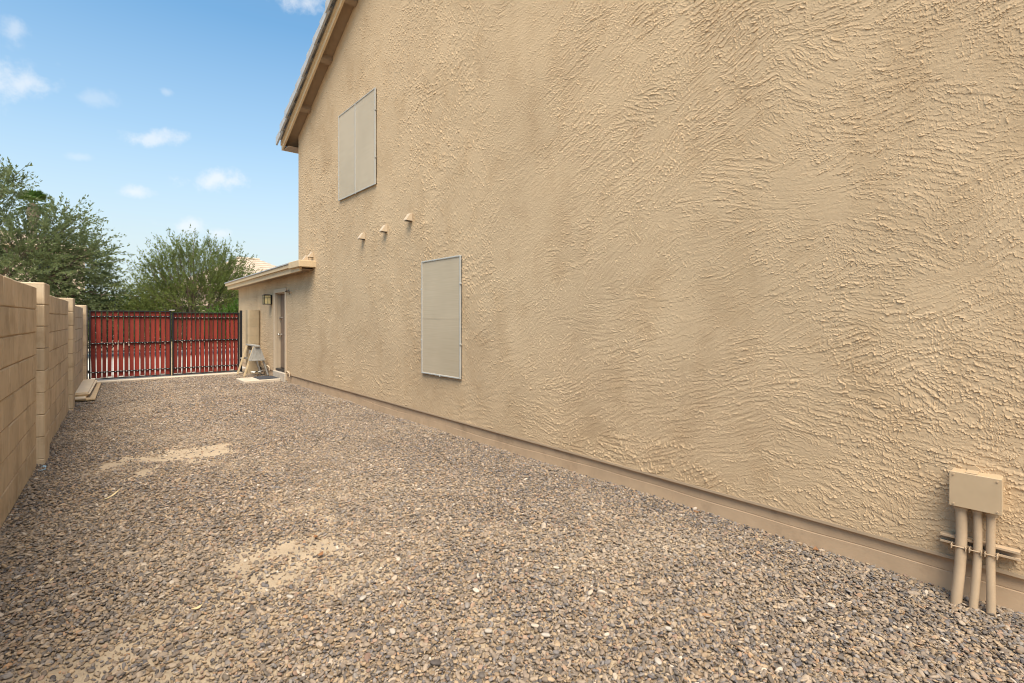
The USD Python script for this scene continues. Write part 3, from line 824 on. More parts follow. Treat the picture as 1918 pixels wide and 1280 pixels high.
bolt = trimesh.creation.cylinder(0.032, 0.05, sections=20); bolt.apply_transform(trimesh.transformations.rotation_matrix(np.pi / 2, [0, 1, 0])); bolt.apply_translation((XW + 0.09, d1 - 0.125, 1.43))
obj('deadbolt', bolt, M_steel, door, smooth=30)

hook = thing('wall_bracket', 'small bent brown rod on the stucco right of the door head', 'bracket', (XW, 11.72, 2.0))
obj('arm', tube([(0.01, 0.20, 0.02), (-0.05, 0.20, 0.03), (-0.06, 0.12, 0.04), (-0.06, -0.06, 0.035), (-0.06, -0.10, 0.01), (-0.06, -0.12, -0.04)], 0.012, 8), M_bark, hook, smooth=40)
obj('mount', cbox((-0.012, 0.09, 0.0), (0.004, 0.15, 0.07), 0.004), M_soffit, hook)

# pale conduit elbows low on the wall either side of the door
for y, z, lb in ((13.40, 0.20, 'short tan pipe elbow low on wall beyond the door'), (11.80, 0.185, 'short tan pipe elbow at wall foot on near side of door')):
    e = thing('pipe_elbow', lb, 'pipe', (XW, y, z))
    t_ = np.linspace(0, np.pi, 11)
    obj('bend', tube(np.stack([-0.03 - 0.02 * np.sin(t_), 0.11 * np.cos(t_), 0.045 * np.sin(t_)], 1), 0.014, 10), M_jamb, e, smooth=40)
    obj('stub', tube([(-0.03, -0.11, 0.0), (-0.03, -0.11, -0.07)], 0.014, 10), M_jamb, e, smooth=40)

# ------------------------------------------------------------------ wall lantern
lan = thing('wall_lantern', 'black wall lantern with amber glass beside the door', 'lantern', (XW, 13.20, 1.76))
obj('back_plate', cbox((-0.02, -0.05, 0.0), (0.0, 0.05, 0.24), 0.004), M_black, lan)
obj('roof', trimesh.convex.convex_hull(np.array([(-0.03 + a * 0.0, b, 0.225) for a in (0,) for b in (-0.085, 0.085)] + [(-0.2, b, 0.225) for b in (-0.085, 0.085)] + [(-0.06, b, 0.25) for b in (-0.05, 0.05)] + [(-0.17, b, 0.25) for b in (-0.05, 0.05)])), M_black, lan)
obj('base', cbox((-0.19, -0.075, 0.0), (-0.03, 0.075, 0.018), 0.004), M_black, lan)
for a in (-0.182, -0.038):
    for b in (-0.068, 0.068):
        obj('post', box((a - 0.006, b - 0.006, 0.0185), (a + 0.006, b + 0.006, 0.2245)), M_black, lan)
obj('band', cat([box((-0.1885, -0.0745, 0.165), (-0.0315, -0.0695, 0.173)), box((-0.1885, 0.0695, 0.165), (-0.0315, 0.0745, 0.173)), box((-0.1885, -0.069, 0.165), (-0.1835, 0.069, 0.173)),
                 box((-0.113, -0.0745, 0.02), (-0.107, -0.0695, 0.164)), box((-0.1885, -0.003, 0.02), (-0.1835, 0.003, 0.164))]), M_black, lan)
M_amber = mat('amber_glass', {'p': ('principled_bsdf', {'base_color': (0.80, 0.66, 0.34), 'roughness': 0.35, 'transmission_weight': 0.35})}, [])
obj('glass', box((-0.178, -0.064, 0.019), (-0.042, 0.064, 0.224)), M_amber, lan)
obj('arm', box((-0.0305, -0.02, 0.19), (-0.0195, 0.02, 0.22)), M_black, lan)

# ------------------------------------------------------------------ utility box, conduits, strut
ub = thing('utility_box', 'tan metal junction box on the stucco wall fed by three conduits', 'junction box', (XW, 0, 0))
bx0, bx1 = -0.098, -0.006
by0, by1, bz0, bz1 = 0.292, 0.492, 0.458, 0.636
obj('case', cbox((bx0 + 0.010, by0 + 0.004, bz0 + 0.003), (0.004, by1 - 0.004, bz1 - 0.002), 0.003), M_box, ub)
obj('cover', cbox((bx0, by0, bz0), (bx0 + 0.0098, by1, bz1), 0.003), M_box, ub)
for yy_ in (by0 + 0.018, by1 - 0.018):
    for zz_ in (bz0 + 0.014, bz1 - 0.014):
        s_ = trimesh.creation.cylinder(0.0042, 0.005, sections=10); s_.apply_transform(trimesh.transformations.rotation_matrix(np.pi / 2, [0, 1, 0])); s_.apply_translation((bx0 - 0.002, yy_, zz_))
        obj('screw', s_, M_conduit, ub)
obj('mounting_tab', trimesh.convex.convex_hull(np.array([(x, y, z) for x in (-0.012, 0.0) for (y, z) in ((0.375, bz1 - 0.003), (0.435, bz1 - 0.003), (0.428, bz1 + 0.015), (0.400, bz1 + 0.028), (0.384, bz1 + 0.018))])), M_box, ub)
obj('lid_hinge', cbox((bx0 + 0.012, 0.385, bz1 - 0.001), (-0.012, 0.430, bz1 + 0.004), 0.0015), M_box, ub)
for (y, r, yb, xb) in ((0.450, 0.0235, 0.462, -0.092), (0.388, 0.0180, 0.396, -0.098), (0.337, 0.0180, 0.332, -0.100)):
    zz_ = np.linspace(0.456, -0.08, 16)
    u = (0.456 - zz_) / 0.456
    bow = np.sin(np.clip(u, 0, 1) * np.pi) * 0.012
    pts = np.stack([-0.052 + (xb + 0.052) * u ** 1.6, y + (yb - y) * u - bow * (1 if y > 0.35 else -0.4) * 0.6, zz_], 1)
    c_ = obj('conduit', tube(pts, r, 18), M_conduit, ub, smooth=40)
    obj('collar', tube([(-0.052, y, 0.4575), (-0.052, y, 0.436)], r + 0.005, 18), M_conduit, ub, smooth=40)
st = group_part('strut_channel', ub, None, 'slotted strut channel clamping the conduits to the wall')
zs_ = 0.262
sy0, sy1 = 0.235, 0.535
obj('back', box((-0.008, sy0, zs_ - 0.0205), (-0.005, sy1, zs_ + 0.0205)), M_conduit, st)
for sgn in (1, -1):
    obj('flange', cat([box((-0.046, sy0, zs_ + sgn * 0.0207 - 0.0015), (-0.0045, sy1, zs_ + sgn * 0.0207 + 0.0015)), cbox((-0.049, sy0, zs_ + sgn * 0.016 - 0.0045), (-0.0462, sy1, zs_ + sgn * 0.016 + 0.0065), 0.001)]), M_conduit, st)
for (y, r) in ((0.456, 0.0235), (0.392, 0.0180), (0.334, 0.0180)):
    a_ = np.linspace(-0.2, np.pi + 0.2, 13)
    xo = -0.062
    for dy in (r + 0.004, -(r + 0.004)):
        obj('clamp_ear', cbox((-0.094, y + dy - 0.002, zs_ - 0.028), (-0.046, y + dy + 0.002, zs_ - 0.006), 0.0008), M_conduit, st)
    obj('clamp_bolt', tube([(-0.088, y + r + 0.008, zs_ - 0.014), (-0.088, y - r - 0.008, zs_ - 0.014)], 0.003, 8), M_conduit, st)

# ------------------------------------------------------------------ block wall on the left
wall = thing('block_wall', 'tan concrete block garden wall with pilasters along the left side', 'wall', (wall_x(0), 0, 0), -math.degrees(math.atan(0.045)))
LEN = math.hypot(1, 0.045)
CH, BL, TH = 0.2116, 0.42, 0.15
br = np.random.default_rng(31)
PIL = [(6.57, 6.98), (10.16, 10.57), (13.75, 14.16)]


def block_mesh(y0, y1, z0, z1, x0, x1, gap=0.0035, c=0.007):
    """One slump-edged block."""
    j = br.normal(0, 0.0010, 3)
    e = gap * br.uniform(0.35, 1.5, 4)
    m = cbox((x0 + j[0], y0 + e[0], z0 + e[1]), (x1 + j[0], y1 - e[2], z1 - e[3]), c)
    v = np.array(m.vertices)
    v += br.normal(0, 0.0012, v.shape)
    return trimesh.Trimesh(v, m.faces, process=False)


def wall_segment(y0, y1, ztop, idx):
    n = int(round(ztop / CH + 0.4))
    zc = ztop - n * CH
    obj('mortar_core', box((-TH + 0.006, y0 + 0.008, -0.3), (-0.0075, y1 - 0.008, ztop - 0.012)), M_mortar, wall)
    for r in range(n):
        z0 = zc + r * CH
        shift = (0.5 if (n - r) % 2 else 0.0) * BL + 0.04 * idx
        y = y0 - shift
        while y < y1 - 1e-6:
            a, b = max(y, y0), min(y + BL, y1)
            if b - a > 0.03:
                obj('block', block_mesh(a, b, z0, z0 + CH, -TH, 0.0), M_blocks[br.integers(5)], wall)
            y += BL


wall_segment(3.35, 6.49, 1.722, 0)
obj('mortar_core', box((-TH, -4.0, -0.3), (-0.002, 3.33, 1.70)), M_blocks[2], wall, label='plain stretch of the wall nearest the viewer')
wall_segment(7.0, 10.08, 1.69, 1)
wall_segment(10.6, 13.67, 1.65, 2)
for i, (a, b) in enumerate(PIL):
    p = group_part('pilaster', wall)
    top = 1.772 - 0.035 * i
    obj('core', box((-0.30, a + 0.02, -0.3), (0.052 - 0.008, b - 0.02, top - 0.03)), M_mortar, p)
    n = int(math.ceil(top / CH))
    for r in range(n):
        z1_ = top - (n - 1 - r) * CH
        m_ = block_mesh(a, b, z1_ - CH, z1_, -0.31, 0.050, 0.0012, 0.007)
        obj('block', m_, M_blocks[br.integers(5)], p)

M_pier = [plain('pier_block_a', (0.36, 0.275, 0.17), 0.9, var=0.1, scale=5, bump=0.4, bscale=90), plain('pier_block_b', (0.375, 0.285, 0.178), 0.9, var=0.1, scale=5, bump=0.4, bscale=90)]
# tan stub pier between gate and house
pier = thing('gate_pier', 'rounded tan block pier between the red gate and the house', 'pier', (3.36, 14.32, 0))
for r in range(8):
    z0 = -0.11 + r * 0.2185
    pts = []
    for a_ in np.linspace(-np.pi, 0, 15):
        pts.append((0.148 * np.sign(np.cos(a_)) * abs(np.cos(a_)) ** 0.30, -0.10 * abs(np.sin(a_)) ** 0.45))
    pts += [(0.148, 0.12), (-0.148, 0.12)]
    m_ = trimesh.creation.extrude_polygon(Polygon(pts).buffer(0), 0.2165, engine='earcut')
    m_.apply_translation((0, 0, z0))
    obj('block', m_, M_pier[r % 2], pier, smooth=30)
# ------------------------------------------------------------------ the red double gate
gate = thing('double_gate', 'black steel double gate filled with red vertical boards', 'gate', (0.0, GATE_Y, 0))
TOP, BOT = 1.60, 0.055
gr_ = np.random.default_rng(17)
for (xa, xb) in ((0.012, 0.068), (3.085, 3.14)):
    obj('gate_post', cbox((xa, -0.02, -0.2), (xb, 0.04, TOP + 0.03), 0.004), M_black, gate)
lx = [(0.085, 1.602), (1.618, 3.07)]
for li, (xa, xb) in enumerate(lx):
    leaf = group_part('gate_leaf', gate, None, ('left leaf of the red board gate', 'right leaf of the red board gate')[li])
    sag = 0.02 if li else 0.0
    t = 0.032
    tz, bz = TOP - sag - (0.012 if li else 0), BOT + (0.0 if li == 0 else -0.005)
    obj('stile', cbox((xa, -0.02, bz), (xa + t, 0.016, tz), 0.003), M_black, leaf)
    obj('stile', cbox((xb - t, -0.02, bz), (xb, 0.016, tz), 0.003), M_black, leaf)
    for k_, z in enumerate((tz - 0.014, tz - 0.135, 0.86 + 0.02 * li, 0.215, bz + 0.013)):
        hh = 0.012 if k_ in (0, 4) else 0.011
        obj('rail', cbox((xa + t, -0.0195, z - hh), (xb - t, 0.0115, z + hh), 0.003), M_black, leaf)
    nb = 15
    edges = np.linspace(xa + t * 0.6, xb - t * 0.6, nb + 1)
    for i in range(nb):
        g0, g1 = gr_.uniform(0.008, 0.016, 2)
        e0, e1 = edges[i] + g0, edges[i + 1] - g1
        zt, zb = tz - 0.02 + gr_.normal(0, 0.004), bz + 0.02 + abs(gr_.normal(0, 0.012))
        tw = gr_.normal(0, 0.0025)
        v = [(x_ + (tw if z_ > 1 else -tw), y_, z_) for x_ in (e0, e1) for y_ in (0.0165, 0.033 + gr_.normal(0, 0.001)) for z_ in (zb, zt)]
        obj('board', trimesh.convex.convex_hull(np.array(v)), M_red[gr_.integers(4)], leaf)
    for i in range(1, nb):
        obj('picket', cbox((edges[i] - 0.0045, -0.0085, bz + 0.028), (edges[i] + 0.0048, 0.0045, tz - 0.03), 0.002), M_black, leaf)
    sc = []
    for z in (tz - 0.135, 0.86 + 0.02 * li, 0.215):
        for i in range(nb):
            c_ = trimesh.creation.icosphere(subdivisions=1, radius=0.0075)
            c_.apply_transform(np.diag([1, 0.6, 1, 1])); c_.apply_translation(((edges[i] + edges[i + 1]) / 2, -0.021, z + gr_.normal(0, 0.002)))
            sc.append(c_)
    tag(obj('bolt_heads', cat(sc), M_screw, leaf, smooth=True), None, None, None, 'stuff')
obj('latch', cbox((1.56, -0.05, 1.60), (1.67, 0.03, 1.625), 0.004), M_steel, gate)
obj('drop_rod', tube([(1.61, -0.033, 0.86), (1.61, -0.033, 0.02)], 0.007, 8), M_straw, gate, smooth=40)
obj('hinge', cbox((0.066, -0.03, 0.20), (0.088, 0.02, 0.27), 0.003), M_black, gate)
obj('hinge', cbox((0.066, -0.03, 1.38), (0.088, 0.02, 1.45), 0.003), M_black, gate)
tag(obj('concrete_strip', cbox((-0.02, GATE_Y - 0.20, -0.1), (3.12, GATE_Y + 1.2, 0.030), 0.012), M_concrete), 'narrow concrete strip under the red gate', None, None, 'structure')

# ------------------------------------------------------------------ pad, mat, sawhorse, litter
tag(obj('door_pad', cbox((2.69, 12.26, -0.08), (XW - 0.055, 13.0, 0.028), 0.01), M_concrete), 'thin concrete pad on the gravel in front of the side door', 'concrete pad')
tag(obj('door_mat', cbox((3.03, 12.34, 0.0285), (XW - 0.07, 12.95, 0.040), 0.005), M_mat), 'black rubber mat lying on the concrete pad by the door', 'doormat')

SH = (3.24, 13.48, 0.0)
saw = thing('sawhorse', 'weathered grey wooden sawhorse standing before the gate pier', 'sawhorse', SH)
HT = 0.74
for yy_ in (0.03, 0.72):
    for sg in (-1, 1):
        obj('leg', beam((sg * 0.27, yy_, 0.0), (sg * 0.055, yy_, HT - 0.02), 0.050, 0.038, (1, 0, 0)), M_woodedge if sg < 0 else M_wood, saw)
    side = -0.022 if yy_ < 0.4 else 0.022
    gu = [(x, yy_ + side + dy, z) for dy in (-0.009, 0.009) for x, z in ((-0.075, HT - 0.03), (0.075, HT - 0.03), (-0.175, 0.42), (0.175, 0.42))]
    hull = trimesh.convex.convex_hull(np.array(gu)); hull.apply_translation((0, -0.045 if yy_ < 0.4 else 0.045, 0))
    if yy_ < 0.4:
        obj('gusset', hull, M_wood, saw)
    obj('cleat', cbox((-0.185, yy_ + (-0.10 if yy_ < 0.4 else 0.06), 0.375), (0.185, yy_ + (-0.06 if yy_ < 0.4 else 0.10), 0.418), 0.003), M_wood, saw)
obj('top_beam', cbox((-0.05, -0.10, HT - 0.019), (0.05, 0.86, HT + 0.02), 0.004), M_wood, saw)
obj('stretcher', cbox((-0.02, 0.08, 0.52), (0.02, 0.67, 0.60), 0.003), M_wood, saw)

fr2 = np.random.default_rng(77)


def crumple(nx, ny, lx_, ly_, amp, seed):
    X, Y = np.meshgrid(np.linspace(-lx_ / 2, lx_ / 2, nx), np.linspace(-ly_ / 2, ly_ / 2, ny), indexing='ij')
    z = amp * meshkit.fbm(np.stack([X * 14, Y * 14, 0 * X + seed], -1), 3, seed)
    v = np.stack([X, Y, z], -1).reshape(-1, 3)
    i, j = np.meshgrid(np.arange(nx - 1), np.arange(ny - 1), indexing='ij')
    q_ = np.stack([i * ny + j, (i + 1) * ny + j, (i + 1) * ny + j + 1, i * ny + j + 1], -1).reshape(-1, 4)
    low_ = v - (0, 0, 0.003)
    nn = len(v)
    return trimesh.Trimesh(np.vstack([v, low_]), np.vstack([q_[:, [0, 1, 2]], q_[:, [0, 2, 3]], q_[:, [0, 2, 1]] + nn, q_[:, [0, 3, 2]] + nn]), process=False)


pm = crumple(16, 7, 0.34, 0.13, 0.09, 4)
pm.apply_transform(trimesh.transformations.rotation_matrix(0.35, [0, 0, 1])); pm.apply_translation((3.36, 13.86, 0.02))
tag(obj('paper_scrap', pm, M_paper, smooth=50), 'crumpled white paper on the ground under the sawhorse', 'paper')
bm = crumple(9, 7, 0.05, 0.15, 0.03, 6)
bm.apply_translation((wall_x(6.42) + 0.045, 6.44, 0.004))
tag(obj('plastic_scrap', bm, M_blue, smooth=50), 'scrap of pale blue plastic at the foot of the block wall', 'plastic scrap')

# stacked boards along the block wall near the gate
BR = -math.degrees(math.atan(0.05))


def plank(label, name, loc, size, rot, m_, zrot=0.0, tilt=0.0):
    b_ = cbox((-size[0] / 2, 0, 0), (size[0] / 2, size[1], size[2]), 0.004)
    b_.apply_transform(trimesh.transformations.rotation_matrix(tilt, [0, 1, 0]))
    b_.apply_transform(trimesh.transformations.rotation_matrix(math.radians(rot), [0, 0, 1]))
    b_.apply_translation(loc)
    return tag(obj(name, b_, m_), label, 'board', 'boards stacked by the block wall')


plank('tan raw board lowest of the stack by the block wall', 'plank', (0.02, 11.25, 0.012), (0.26, 2.75, 0.028), BR, M_boardraw)
plank('short pale board poking out left of the stack by the wall', 'plank', (-0.075, 11.22, 0.041), (0.20, 1.6, 0.028), BR + 1.0, M_boardpaint)
plank('narrow raw board in the middle of the stack by the wall', 'plank', (-0.05, 11.45, 0.070), (0.20, 2.45, 0.024), BR, M_boardraw)
plank('pale painted board second from top of the stack by the wall', 'plank', (-0.035, 11.44, 0.095), (0.235, 2.40, 0.020), BR - 0.4, M_boardpaint)
plank('wide pale painted board on top of the stack by the wall', 'plank', (-0.055, 11.46, 0.116), (0.235, 2.42, 0.022), BR, M_boardpaint)


def leaf(x, y, L, W, rot, curl, mat_, label, group=None, cat_='leaf'):
    u = np.linspace(0, 1, 9)
    wv = W * np.sin(np.pi * u) ** 0.8 / 2
    z = curl * (u - 0.5) ** 2 * 4 * L + 0.020
    top_ = np.vstack([np.stack([u * L - L / 2, wv, z + 0.2 * wv], 1), np.stack([u * L - L / 2, 0 * u, z], 1), np.stack([u * L - L / 2, -wv, z + 0.2 * wv], 1)])
    bot_ = top_ - (0, 0, 0.0012)
    v = np.vstack([top_, bot_]); n_ = 9; f_ = []
    for r_ in range(2):
        for i in range(n_ - 1):
            a_ = r_ * n_ + i
            f_ += [(a_, a_ + n_, a_ + n_ + 1), (a_, a_ + n_ + 1, a_ + 1)]
            a_ += 27
            f_ += [(a_, a_ + n_ + 1, a_ + n_), (a_, a_ + 1, a_ + n_ + 1)]
    m_ = trimesh.Trimesh(v, np.array(f_), process=False)
    m_.apply_transform(trimesh.transformations.rotation_matrix(rot, [0, 0, 1]))
    m_.apply_translation((x, y, float(ground_h(x, y))))
    return tag(obj('fallen_leaf' if cat_ == 'leaf' else 'dry_blade', m_, mat_, smooth=60), label, cat_, group)


leaf(1.083, 3.04, 0.055, 0.030, 0.6, 0.25, M_leafdry, 'red-brown dry leaf on the sandy patch at mid yard')
leaf(1.15, 3.31, 0.04, 0.03, 1.6, 0.3, M_leafdry, 'small orange dry leaf just behind the red-brown one on sand')
leaf(0.154, 5.06, 0.26, 0.018, 1.0, 0.10, M_straw, 'long curved straw blade on gravel near the block wall', None, 'straw')
leaf(0.42, 2.86, 0.05, 0.022, 0.2, 0.2, M_straw, 'yellow dry leaf on the dark gravel at lower left')
leaf(-0.146, 3.66, 0.075, 0.014, 0.9, 0.1, M_straw, 'short straw blade by the foot of the block wall', None, 'straw')
leaf(3.45, 1.92, 0.05, 0.03, 2.0, 0.3, M_leafdry, 'dry leaf against the foundation left of the conduits')
leaf(3.47, 1.13, 0.05, 0.03, 0.4, 0.3, M_leafdry, 'dry leaf against the foundation nearest the conduits')
leaf(0.10, 10.9, 0.10, 0.05, 0.4, 0.3, M_leafdry, 'brown leaf on gravel in front of the board stack')
for i, (x, y) in enumerate(((3.10, 13.2), (3.22, 13.18), (3.34, 13.3), (3.42, 13.42), (3.02, 13.15), (3.30, 13.6), (3.18, 13.36), (3.45, 13.2), (2.9, 13.25))):
    leaf(x, y, 0.09, 0.05, i * 0.9, 0.25, M_leafdry, 'brown dry leaf in the litter by the sawhorse and the concrete door pad', 'dry leaves by the sawhorse')
WH = [(1.065, 2.077, 'whitish stone on gravel left of bottom centre, largest in its patch'), (1.402, 1.80, 'pale stone low in the gravel near bottom centre, left of a close pair'),
      (1.581, 1.61, 'pale stone low in the gravel near bottom centre, right of a close pair'), (1.079, 2.423, 'whitish stone between the sandy patch and the bottom centre gravel'),
      (2.042, 1.275, 'whitish stone in gravel midway between bottom centre and the conduits'), (1.812, 1.181, 'pale stone at the lower edge of the gravel right of centre'),
      (0.80, 2.676, 'small whitish stone beside the sandy patch at lower left'), (2.95, 1.6, 'pale stone in the gravel close to the house foundation'), (2.6, 0.9, 'pale stone in the gravel below and left of the conduits')]
for i, (x, y, lb) in enumerate(WH):
    pb = pebble(40 + 2 * i + 1, fr2.uniform(0.030, 0.046), fr2.uniform(0.02, 0.032), 0.016)
    pb.apply_transform(trimesh.transformations.rotation_matrix(fr2.uniform(0, 6), [0, 0, 1])); pb.apply_translation((x, y, float(ground_h(x, y)) + 0.02))
    tag(obj('white_stone', pb, M_whitestone, smooth=True), lb, 'stone', 'whitish stones in the gravel')


# ------------------------------------------------------------------ trees beyond the wall and gate
def leaf_cards(pos, dirs, L, W, seed):
    """Small pointed leaves, one island each."""
    r = np.random.default_rng(seed)
    n_ = len(pos)
    d = dirs + r.normal(0, 0.45, (n_, 3)); d /= np.linalg.norm(d, axis=1, keepdims=True)
    a = np.cross(d, r.normal(0, 1, (n_, 3))); a /= np.linalg.norm(a, axis=1, keepdims=True) + 1e-9
    l_ = L * r.uniform(0.7, 1.35, n_)[:, None]; w_ = W * r.uniform(0.7, 1.3, n_)[:, None]
    nrm = np.cross(d, a)
    p0, p2 = pos, pos + d * l_
    p1 = pos + d * l_ * 0.45 + a * w_ / 2 + nrm * w_ * 0.15
    p3 = pos + d * l_ * 0.45 - a * w_ / 2 + nrm * w_ * 0.15
    v = np.stack([p0, p1, p2, p3], 1).reshape(-1, 3)
    k_ = np.arange(n_)[:, None] * 4
    f_ = np.vstack([k_ + (0, 1, 2), k_ + (0, 2, 3)])
    return v, f_


def crown_tree(name, label, base, blobs, n_twig, per, twigL, leafL, leafW, mat_, seed, up=0.35, droop=0.0, trunk_r=0.16, radial=0.6, cat_='tree', group=None):
    """blobs: (x, y, z, rx, ry, rz, weight) of leafy masses; twigs start in them and carry leaves; limbs run to each mass."""
    r = np.random.default_rng(seed)
    t_ = thing(name, label, cat_, base, 0, group)
    B = np.array(blobs, float)
    w = B[:, 6] / B[:, 6].sum()
    idx = r.choice(len(B), n_twig, p=w)
    u = r.normal(0, 1, (n_twig, 3)); u /= np.linalg.norm(u, axis=1, keepdims=True)
    rad = r.random(n_twig) ** 0.45
    p = B[idx, :3] + u * rad[:, None] * B[idx, 3:6]
    keep = p[:, 2] > 0.25
    p, u, idx = p[keep], u[keep], idx[keep]
    centre = np.average(B[:, :3], 0, B[:, 6])
    out = p - centre; out /= np.linalg.norm(out, axis=1, keepdims=True) + 1e-9
    d = radial * out + (1 - radial) * u + np.array([0, 0, up]) + r.normal(0, 0.35, p.shape)
    d /= np.linalg.norm(d, axis=1, keepdims=True)
    L = twigL * r.uniform(0.5, 1.4, len(p))
    tt = r.random((len(p), per))
    pos = p[:, None] + d[:, None] * (tt * L[:, None])[..., None]
    pos[..., 2] -= droop * tt ** 2 * L[:, None]
    pos = (pos + r.normal(0, 0.02, pos.shape)).reshape(-1, 3)
    dirs = np.repeat(d, per, 0)
    obj('crown', leaf_cards(pos, dirs, leafL, leafW, seed + 1), mat_, t_)
    limbs = []
    H_ = centre[2] * 0.35
    trunk_pts = np.array([(0, 0, -0.2), (0.05, 0.02, H_ * 0.5), (centre[0] * 0.15, centre[1] * 0.15, H_)])
    obj('trunk', tube(trunk_pts, np.array([1.25, 1.0, 0.85]) * trunk_r, 9), M_bark, t_, smooth=40)
    for b in B:
        e = b[:3]
        mid = trunk_pts[-1] * 0.5 + e * 0.5 + r.normal(0, 0.18, 3) + (0, 0, 0.15)
        limbs.append(tube([trunk_pts[-1], mid, e], np.array([0.6, 0.36, 0.14]) * trunk_r, 6))
        for k_ in range(4):
            tip = e + np.clip(r.normal(0, 0.5, 3), -0.8, 0.8) * b[3:6]
            limbs.append(tube([mid, (mid + tip) / 2 + r.normal(0, 0.1, 3), tip], np.array([0.28, 0.18, 0.05]) * trunk_r, 5))
    sel = r.choice(len(p), min(len(p), 260), replace=False)
    for k_ in sel:
        limbs.append(tube([p[k_] - d[k_] * 0.25, p[k_] + d[k_] * L[k_] * 0.9], [0.012, 0.004], 3, caps=False))
    obj('limbs', cat(limbs), M_bark, t_)
    return t_


# tree A: large grey-green tree beyond the left wall
def local(bx, items):
    return [(x - bx, dy, z, rx, ry, rz, w) for x, dy, z, rx, ry, rz, w in items]


crown_tree('broad_tree', 'large grey-green tree rising behind the left block wall', (-2.8, 23.0, 0),
           local(-2.8, [(-2.9, 0, 4.9, 1.3, 1.5, 1.4, 2.4), (-2.15, 0.2, 5.6, 0.65, 0.8, 0.6, 0.8), (-1.40, 0, 3.65, 1.0, 1.4, 0.95, 2.2), (-0.45, 0, 4.55, 0.65, 0.8, 0.55, 0.75), (-0.35, 0.2, 3.3, 1.0, 1.3, 0.85, 1.7),
            (-1.7, -0.4, 2.7, 1.6, 1.5, 1.0, 2.6), (0.25, 0.0, 3.75, 0.45, 0.7, 0.4, 0.3), (0.35, 0.1, 2.4, 0.65, 0.9, 0.55, 0.75), (0.72, 0.2, 1.9, 0.45, 0.8, 0.40, 0.4), (-0.6, 0.3, 1.7, 1.3, 1.3, 0.8, 1.7), (-3.6, 0.3, 3.2, 1.6, 1.4, 1.4, 1.4)]),
           2700, 21, 0.72, 0.094, 0.042, M_leaf1, 101, up=0.22, droop=0.12, trunk_r=0.17, radial=0.5)
# tree B: feathery upright tree behind the gate
crown_tree('feathery_tree', 'feathery green tree with upright shoots behind the red gate', (3.2, 22.5, 0),
           [(0.0, 0, 1.9, 1.7, 1.4, 1.1, 2.8), (-1.0, 0, 2.3, 0.9, 1.1, 0.9, 1.1), (1.0, 0, 2.5, 1.0, 1.1, 0.9, 1.3), (0.0, 0, 3.1, 1.35, 1.1, 0.8, 1.2), (0.0, 0, 3.8, 1.1, 0.9, 0.45, 0.45), (-1.25, 0, 1.2, 0.9, 1.0, 0.7, 1.1), (1.5, 0, 1.4, 1.0, 1.0, 0.8, 1.3),
            (-0.9, 0, 3.3, 0.6, 0.8, 0.4, 0.22), (1.15, 0.1, 3.5, 0.55, 0.7, 0.45, 0.3), (1.75, 0, 2.6, 0.45, 0.8, 0.6, 0.3)],
           2500, 25, 0.66, 0.076, 0.028, M_leaf2, 202, up=0.85, droop=0.0, trunk_r=0.10, radial=0.62)
# low bright shrubs
crown_tree('shrub', 'bright yellow-green low shrub between the two trees', (1.25, 24.5, 0), [(-0.2, 0, 1.6, 0.9, 0.7, 0.8, 1), (0.7, 0, 1.3, 0.8, 0.7, 0.8, 1), (-1.0, 0, 1.5, 0.7, 0.7, 0.6, 0.7)], 700, 20, 0.35, 0.09, 0.04, M_leaf3, 303, up=0.5, trunk_r=0.05, cat_='shrub')
crown_tree('shrub', 'bright green leafy shrub showing over the right gate leaf', (4.0, 18.6, 0), [(0.0, 0, 1.15, 0.45, 0.5, 0.75, 1), (-0.55, 0, 1.05, 0.4, 0.4, 0.6, 0.7), (0.45, 0, 1.25, 0.35, 0.4, 0.6, 0.8)], 330, 20, 0.34, 0.12, 0.034, M_leaf3, 404, up=1.3, trunk_r=0.035, cat_='shrub')
crown_tree('hedge', 'dark green hedge along the far side of the driveway', (2.5, 27.0, 0), [(x, 0, 1.0, 1.1, 0.6, 0.9, 1) for x in np.arange(-7.5, 8.1, 1.3)], 2200, 16, 0.4, 0.12, 0.06, M_leafdark, 505, up=0.3, trunk_r=0.05, cat_='hedge')
crown_tree('broad_tree', 'dark rounded tree behind the left block wall farther back', (-8.0, 30.0, 0), [(0, 0, 4.2, 2.6, 2.2, 2.0, 1), (1.8, 0, 3.0, 2.0, 1.6, 1.5, 1), (-2.0, 0, 3.2, 2.2, 1.8, 1.6, 1)], 1500, 20, 0.7, 0.12, 0.05, M_leafdark, 606, up=0.3, trunk_r=0.2)

